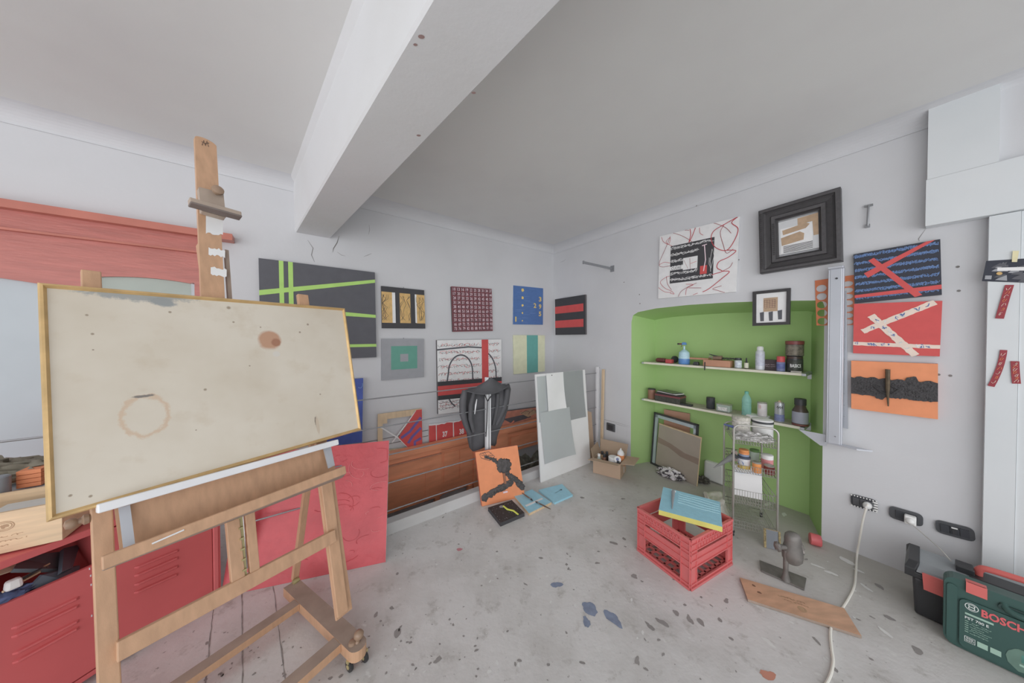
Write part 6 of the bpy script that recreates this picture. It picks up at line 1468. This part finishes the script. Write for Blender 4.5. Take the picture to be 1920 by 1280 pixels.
p = fl(1531, 1022); mb = MB(); a1_ = (-uT*.5+V(-.2, -.6, 0)); ax_ = V(.82, -.57, 0).normalized(); mb.lathe(p+V(0, .0, .036)-ax_*.035, [(.03, 0), (.036, .004), (.036, .05), (.032, .056)], mat('red_plastic_cap', (204, 80, 84), .4, noise=.05), ax_, 28); o = mb.build('round_cap', loc=p, bevel=0); tag(o, 'round red plastic cap lying at the niche corner on the floor', 'cap')
q = [fl(1387, 1082, .014), fl(1583, 1140, .014), fl(1615.5, 1192, .014), fl(1402, 1123, .014)]
t = thing('wooden_plank', 'reddish pine crate lid with a faint brand stamp lying over the white cord', 'plank', (q[0]+q[2])/2-V(0, 0, .014))
M_plank = mat('reddish_pine', (196, 150, 116), .55, noise=.16, scale=3, stretch=(3, 10, 3)); b = Board(*q, .012, M_plank, M_oakd); b.n = V(0, 0, 1); b.build('board', t)
b2 = Board(*q, 0, None); b2.n = V(0, 0, 1); rr = random.Random(6); b2.scrawl(.36, .30, .62, .38, M_stamp, .0028, rr, .012, .0008); b2.scrawl(.4, .42, .64, .49, M_stamp, .0025, rr, .012, .0008); b2.stroke(arc(.55, .66, .035, .1, 0, 2*PI), .006, M_stamp, .0008); b2.disc(.55, .66, .012, M_stamp, .0009, seed=3, amp=.3); b2.build('branded_stamp', t)
b3 = Board(*q, 0, None); b3.n = V(0, 0, 1); b3.disc(.13, .22, .008, mat('knot', (120, 84, 62), .7), .0008, seed=1, amp=.3, n=10); b3.build('knot', t); b3 = Board(*q, 0, None); b3.n = V(0, 0, 1); b3.disc(.16, .5, .008, mat('knot', (120, 84, 62), .7), .0008, seed=2, amp=.3, n=10); b3.build('knot', t)
# white cord: hangs from the plug, runs over the floor, under the plank and out of the picture
def spline(P, k=8):
    out_ = []
    for i in range(len(P)-1):
        p0 = P[max(0, i-1)]; p1 = P[i]; p2 = P[i+1]; p3 = P[min(len(P)-1, i+2)]
        for s in range(k):
            u = s/k; out_.append(.5*((2*p1)+(-p0+p2)*u+(2*p0-5*p1+4*p2-p3)*u*u+(-p0+3*p1-3*p2+p3)*u**3))
    out_.append(P[-1]); return out_
M_cord = mat('white_cord', (220, 216, 206), .5, noise=.04)
pl0 = WB.off(.05); P_ = [WB.off(.052)(1627, 945), WB.off(.062)(1624, 953), WB.off(.055)(1618, 975), WB.off(.05)(1612, 1010), WB.off(.06)(1607, 1040)]+[fl(1605, 1072, .012), fl(1602, 1098, .006), fl(1592, 1120, .0055), fl(1580, 1139, .0045)]
o = MB(); o.tube(spline(P_), .0052, M_cord, 8); o = o.build('power_cord', loc=P_[-1]); tag(o, 'white power cord hanging from the leftmost socket to the floor', 'cord')
P_ = [fl(1558, 1176, .0045), fl(1557, 1190, .0055), fl(1559, 1215, .0055), fl(1562, 1240, .0055), fl(1556, 1268, .0055), fl(1538, 1300, .0055)]
mb = MB(); mb.tube(spline(P_), .0052, M_cord, 8); o = mb.build('power_cord', loc=P_[0]); tag(o, 'white power cord coming out from under the pine plank at the bottom', 'cord')

# ================================================================ CARDBOARD BOX WITH BOTTLES
F0 = fl(1112, 886); F1 = fl(1163, 899.5); uB = (F1-F0).normalized(); vB = V(-uB.y, uB.x, 0); BW = (F1-F0).length; BD_ = .24; BH = .155
t = thing('cardboard_box', 'open cardboard box full of bottles and pots in the room corner', 'cardboard box', F0+uB*BW/2)
def X(a, b_, z): return F0+uB*a+vB*b_+V(0, 0, z)
def face(pts, nm, m=M_card, th=.004, d=None):
    mb = MB(); n_ = (pts[1]-pts[0]).cross(pts[3]-pts[0]).normalized(); mb.prism(pts, n_*th if d is None else d*th, m); return mb.build(nm, t)
face([X(0, 0, BH), X(BW, 0, BH), X(BW, 0, .002), X(0, 0, .002)], 'side', d=vB); face([X(0, BD_, BH), X(BW, BD_, BH), X(BW, BD_, .002), X(0, BD_, .002)], 'side', d=-vB)
face([X(0, .004, BH), X(0, BD_-.004, BH), X(0, BD_-.004, .002), X(0, .004, .002)], 'side', d=uB); face([X(BW, .004, BH), X(BW, BD_-.004, BH), X(BW, BD_-.004, .002), X(BW, .004, .002)], 'side', d=-uB)
face([X(.004, .004, .006), X(BW-.004, .004, .006), X(BW-.004, BD_-.004, .006), X(.004, BD_-.004, .006)], 'bottom', d=V(0, 0, -1))
face([X(0, -.002, BH), X(BW, -.002, BH), X(BW-.005, -.105, BH+.018), X(-.02, -.105, BH+.012)], 'flap', d=V(0, 0, 1))
face([X(0, BD_+.002, BH), X(BW, BD_+.002, BH), X(BW+.01, BD_+.05, BH+.11), X(-.01, BD_+.05, BH+.115)], 'flap', M_card2, d=vB)
face([X(BW+.002, 0, BH), X(BW+.002, BD_, BH), X(BW+.13, BD_+.01, BH+.005), X(BW+.13, -.0, BH+.02)], 'flap', d=V(0, 0, 1))
face([X(-.002, 0, BH), X(-.002, BD_, BH), X(-.03, BD_, BH+.09), X(-.03, .03, BH+.08)], 'flap', M_card2, d=-uB)
mb = MB(); M_orl = mat('orange_label', (226, 138, 70), .45)
def inbox(px, b_): q_ = Plane(X(0, b_, 0), vB)(px, 640); q_.z = .008; return q_
c = inbox(1165, .15); r = .034; t_ = jar('bottle', 'white bottle with orange label and domed white top in the cardboard box', 'bottle', c, r, .20, M_paper, M_orl, None, .5, 0, (.35, .92), shoulder=.0)
segs(t_, c+V(0, 0, .2), [('dome', [(r*.9, 0), (r*.85, .015), (r*.5, .03), (r*.25, .034), (r*.2, .05), (0, .052)], M_paper)])
c = inbox(1151, .09); jar('plastic_tub', 'round white plastic tub standing in the middle of the cardboard box', 'tub', c, .048, .17, M_wpot, None, M_paper, 1.02, .3)
c = inbox(1159, .06)+V(0, 0, .02); t_ = thing('tub', 'small white tub tipped towards the camera in the cardboard box', 'tub', c+V(0, 0, .13)); mb = MB(); a_ = V(-.3, -.7, .6).normalized(); mb.lathe(c+V(0, 0, .14), [(.03, -.03), (.034, 0), (.034, .016), (.03, .02)], M_paper, a_, 22); mb.build('body', t_); mb = MB(); mb.lathe(c+V(0, 0, .14)+a_*.021, [(.014, 0), (.013, .003)], M_blab, a_, 16); mb.build('cap', t_)
c = inbox(1124, .03); jar('clear_bottle', 'clear little plastic bottle at the left front of the cardboard box', 'bottle', c, .02, .19, M_glass, None, M_paper, .7, .12, shoulder=.2)
for i, (px, b_, h_, m_) in enumerate(((1134, .1, .175, M_copper), (1139, .16, .18, M_brown), (1160, .03, .16, M_blab), (1158, .12, .17, M_brown), (1130, .17, .17, M_oakl))):
    c = inbox(px, b_); jar('bottle', ['copper brown small bottle left of the white tub in the box', 'dark bottle at the back left of the cardboard box', 'blue labelled bottle at the front of the cardboard box', 'dark bottle behind the white tub in the cardboard box', 'pale tan tube at the back left of the cardboard box'][i], 'bottle', c, .019, h_, m_, None, M_darkjar, .7, .2)

# ================================================================ TOOLBOX AND POWER TOOL CASE
S0 = fl(1702, 1147); TBL = .62; TBD = .26
t = thing('toolbox', 'black toolbox with grey lid and red handle at the right edge', 'toolbox', S0+DB*TBL/2)
def TB(s, o, z): return S0+DB*s-NB*o+V(0, 0, z)
M_tb = mat('black_toolbox_plastic', (44, 45, 48), .4, noise=.05); M_tg = mat('grey_lid_plastic', (136, 142, 146), .35, noise=.06, scale=8); M_tr = mat('red_handle_plastic', (206, 84, 76), .35, noise=.04)
mb = MB(); mb.box(TB(TBL/2, TBD/2, .095), (TBL-.04, TBD-.03, .185), M_tb, (DB, NB, ZUP), -.03); mb.build('body', t, bevel=.01)
mb = MB(); mb.box(TB(TBL/2, TBD/2, .205), (TBL, TBD, .03), M_tb, (DB, NB, ZUP)); mb.prism([TB(-.012, 0, .19), TB(-.012, 0, .235), TB(.0, .03, .262), TB(.0, TBD-.03, .262), TB(-.012, TBD, .235), TB(-.012, TBD, .19)], DB*.035, M_tb); mb.build('rim', t, bevel=.006)
mb = MB(); mb.prism([TB(.024, .0, .222), TB(.024, .012, .238), TB(.024, .05, .258), TB(.024, TBD-.05, .258), TB(.024, TBD-.012, .238), TB(.024, TBD, .222)], DB*(TBL-.05), M_tg); mb.build('lid', t, bevel=.004)
mb = MB(); mb.prism([TB(.17, .08, .262), TB(.17, TBD-.08, .262), TB(.17, TBD-.08, .250), TB(.17, .08, .250)], DB*.4, M_tb); mb.box(TB(.16, TBD/2, .272), (.05, .07, .03), M_tb, (DB, NB, ZUP)); mb.build('handle_recess', t, bevel=.004)
mb = MB(); mb.tube(spline([TB(.195, TBD/2, .262), TB(.20, TBD/2, .292), TB(.235, TBD/2, .305), TB(.4, TBD/2, .31), TB(.56, TBD/2, .305), TB(.585, TBD/2, .27)], 5), .014, M_tr, 10, squash=.8); mb.build('handle', t)
for s_ in (.04, .5):
    mb = MB(); mb.prism([TB(s_, -.014, .235), TB(s_+.075, -.014, .235), TB(s_+.078, -.012, .155), TB(s_+.005, -.012, .155)], -NB*.012, M_tr); mb.build('latch', t, bevel=.003)
A_ = fl(1768, 1200); CL = .42; tkc = .085; hc = .30
t = thing('tool_case', 'dark green power tool case with red latch leaning on the toolbox', 'tool case', A_+DB*CL/2)
M_bg = mat('bosch_green_plastic', (44, 82, 76), .42, noise=.05); M_bgd = mat('dark_green_groove', (34, 62, 58), .5)
lv = (ZUP-NB*.06).normalized(); ln = DB.cross(lv)
if ln.dot(NB) < 0: ln = -ln
def BC(s, h, o=0): return A_+DB*s+lv*h+ln*o+V(0, 0, .003)
def rrect(s0, s1, h0, h1, r_, o, n=5):
    pts = []
    for cx, cy, q0 in ((s1-r_, h1-r_, 0), (s0+r_, h1-r_, 1), (s0+r_, h0+r_, 2), (s1-r_, h0+r_, 3)):
        for j in range(n+1): an = PI/2*(q0+j/n); pts.append(BC(cx+r_*math.cos(an), cy+r_*math.sin(an), o))
    return pts
mb = MB(); mb.prism(rrect(0, CL, 0, hc, .035, -.002), -ln*(tkc-.004), M_bg); mb.build('shell', t, bevel=.008)
mb = MB(); mb.prism(rrect(.04, CL-.02, .012, hc-.075, .02, .006), -ln*.012, M_bg); mb.prism(rrect(.008, .034, .02, hc-.03, .012, .004), -ln*.01, M_bg); mb.prism(rrect(.13, .32, hc-.06, hc-.035, .01, .006), -ln*.01, M_bgd); mb.build('front_panel', t, bevel=.004)
mb = MB(); mb.tube(spline([BC(.14, hc-.015, -.03), BC(.15, hc-.05, .004), BC(.2, hc-.055, .012), BC(.3, hc-.05, .012), BC(.34, hc-.015, -.03)], 5), .013, M_bg, 10); mb.build('handle', t)
mb = MB(); mb.prism([BC(.055, hc+.004, .006), BC(.105, hc+.004, .006), BC(.105, hc-.04, .010), BC(.055, hc-.04, .010)], -ln*.012, M_tr); mb.prism([BC(.055, hc+.004, .006), BC(.105, hc+.004, .006), BC(.105, hc+.004, -.03), BC(.055, hc+.004, -.03)], -lv*.006, M_tr); mb.build('latch', t, bevel=.003)
fbB = Board(BC(.05, hc-.085, .0068), BC(CL-.02, hc-.085, .0068), BC(CL-.02, .012, .0068), BC(.05, .012, .0068), 0, None)
def mk(nm, fn):
    b = Board(*fbB.q, 0, None); b.n = ln; fn(b); return b.build(nm, t)
P_gl = mat('print_light_green', (150, 186, 168), .5, noise=.1); P_wp = mat('print_white', (206, 214, 210), .5, noise=0); P_br = mat('print_red', (214, 78, 84), .5, noise=0)
mk('lettering', lambda b: b.text('BOSCH', .12, .02, .40, .18, P_br, .035, .0006))
def logo(b):
    b.stroke(arc(.055, .07, .045, .075, 0, 2*PI), .0022, P_wp, .0006); b.stroke(arc(.055, .07, .03, .05, .6, PI-.6), .0025, P_wp, .0006); b.stroke(arc(.055, .07, .03, .05, PI+.6, 2*PI-.6), .0025, P_wp, .0006); b.rect(.035, .062, .075, .078, P_wp, .0006)
    b.stroke([(.036, .04), (.036, .10)], .002, P_wp, .0007); b.stroke([(.074, .04), (.074, .10)], .002, P_wp, .0007)
mk('logo', logo)
def small(b):
    b.rect(.01, .22, .2, .26, P_gl, .0006); b.text('PST 700 E', .01, .30, .17, .355, P_wp, .02, .0006); rr = random.Random(2)
    for i in range(6): b.scrawl(.05, .39+.045*i, .19-.015*(i % 3), .415+.045*i, P_gl, .0012, rr, .012, .0006); b.stroke([(.01, .40+.045*i), (.035, .40+.045*i)], .0025, P_gl, .0006)
    b.stroke([(.01, .73), (.08, .73), (.08, .84), (.01, .84), (.01, .73)], .0018, P_wp, .0006); b.text('500', .02, .745, .07, .78, P_wp, .02, .0006); b.text('WATT', .015, .79, .075, .825, P_wp, .02, .0006); b.rect(.095, .73, .165, .84, P_gl, .0006); b.rect(.18, .73, .25, .84, P_gl, .0006)
mk('print', small)
def tool(b):
    m1 = mat('print_glow', (92, 126, 112), .5, noise=.12, scale=20); b.disc(.38, .74, .035, m1, .0005, n=24, ry=.045, seed=3, amp=.05)
    m2 = mat('print_tool_green', (62, 122, 112), .45, noise=.3, scale=60); b.poly([(.37, .62), (.46, .5), (.6, .5), (.6, .7), (.48, .78), (.37, .76)], m2, .0008); b.rect(.36, .80, .44, .84, P_gl, .0009); b.stroke([(.40, .8), (.40, .95)], .004, P_wp, .0009); b.rect(.42, .70, .48, .74, M_tr, .001)
mk('picture', tool)
# thin grey cable from the adapter down behind the toolbox
P_ = [PL2-V(0, 0, .0), PL2+DB*.02-V(0, 0, .02)+NB*.004, TB(.09, .2, .30), TB(.125, TBD/2+.03, .268)]
mb = MB(); mb.tube(spline(P_), .0022, mat('grey_cable', (176, 174, 168), .5), 7); o = mb.build('charger_cable', loc=P_[-1]); tag(o, 'thin grey cable running from the white adapter to the toolbox', 'cable')
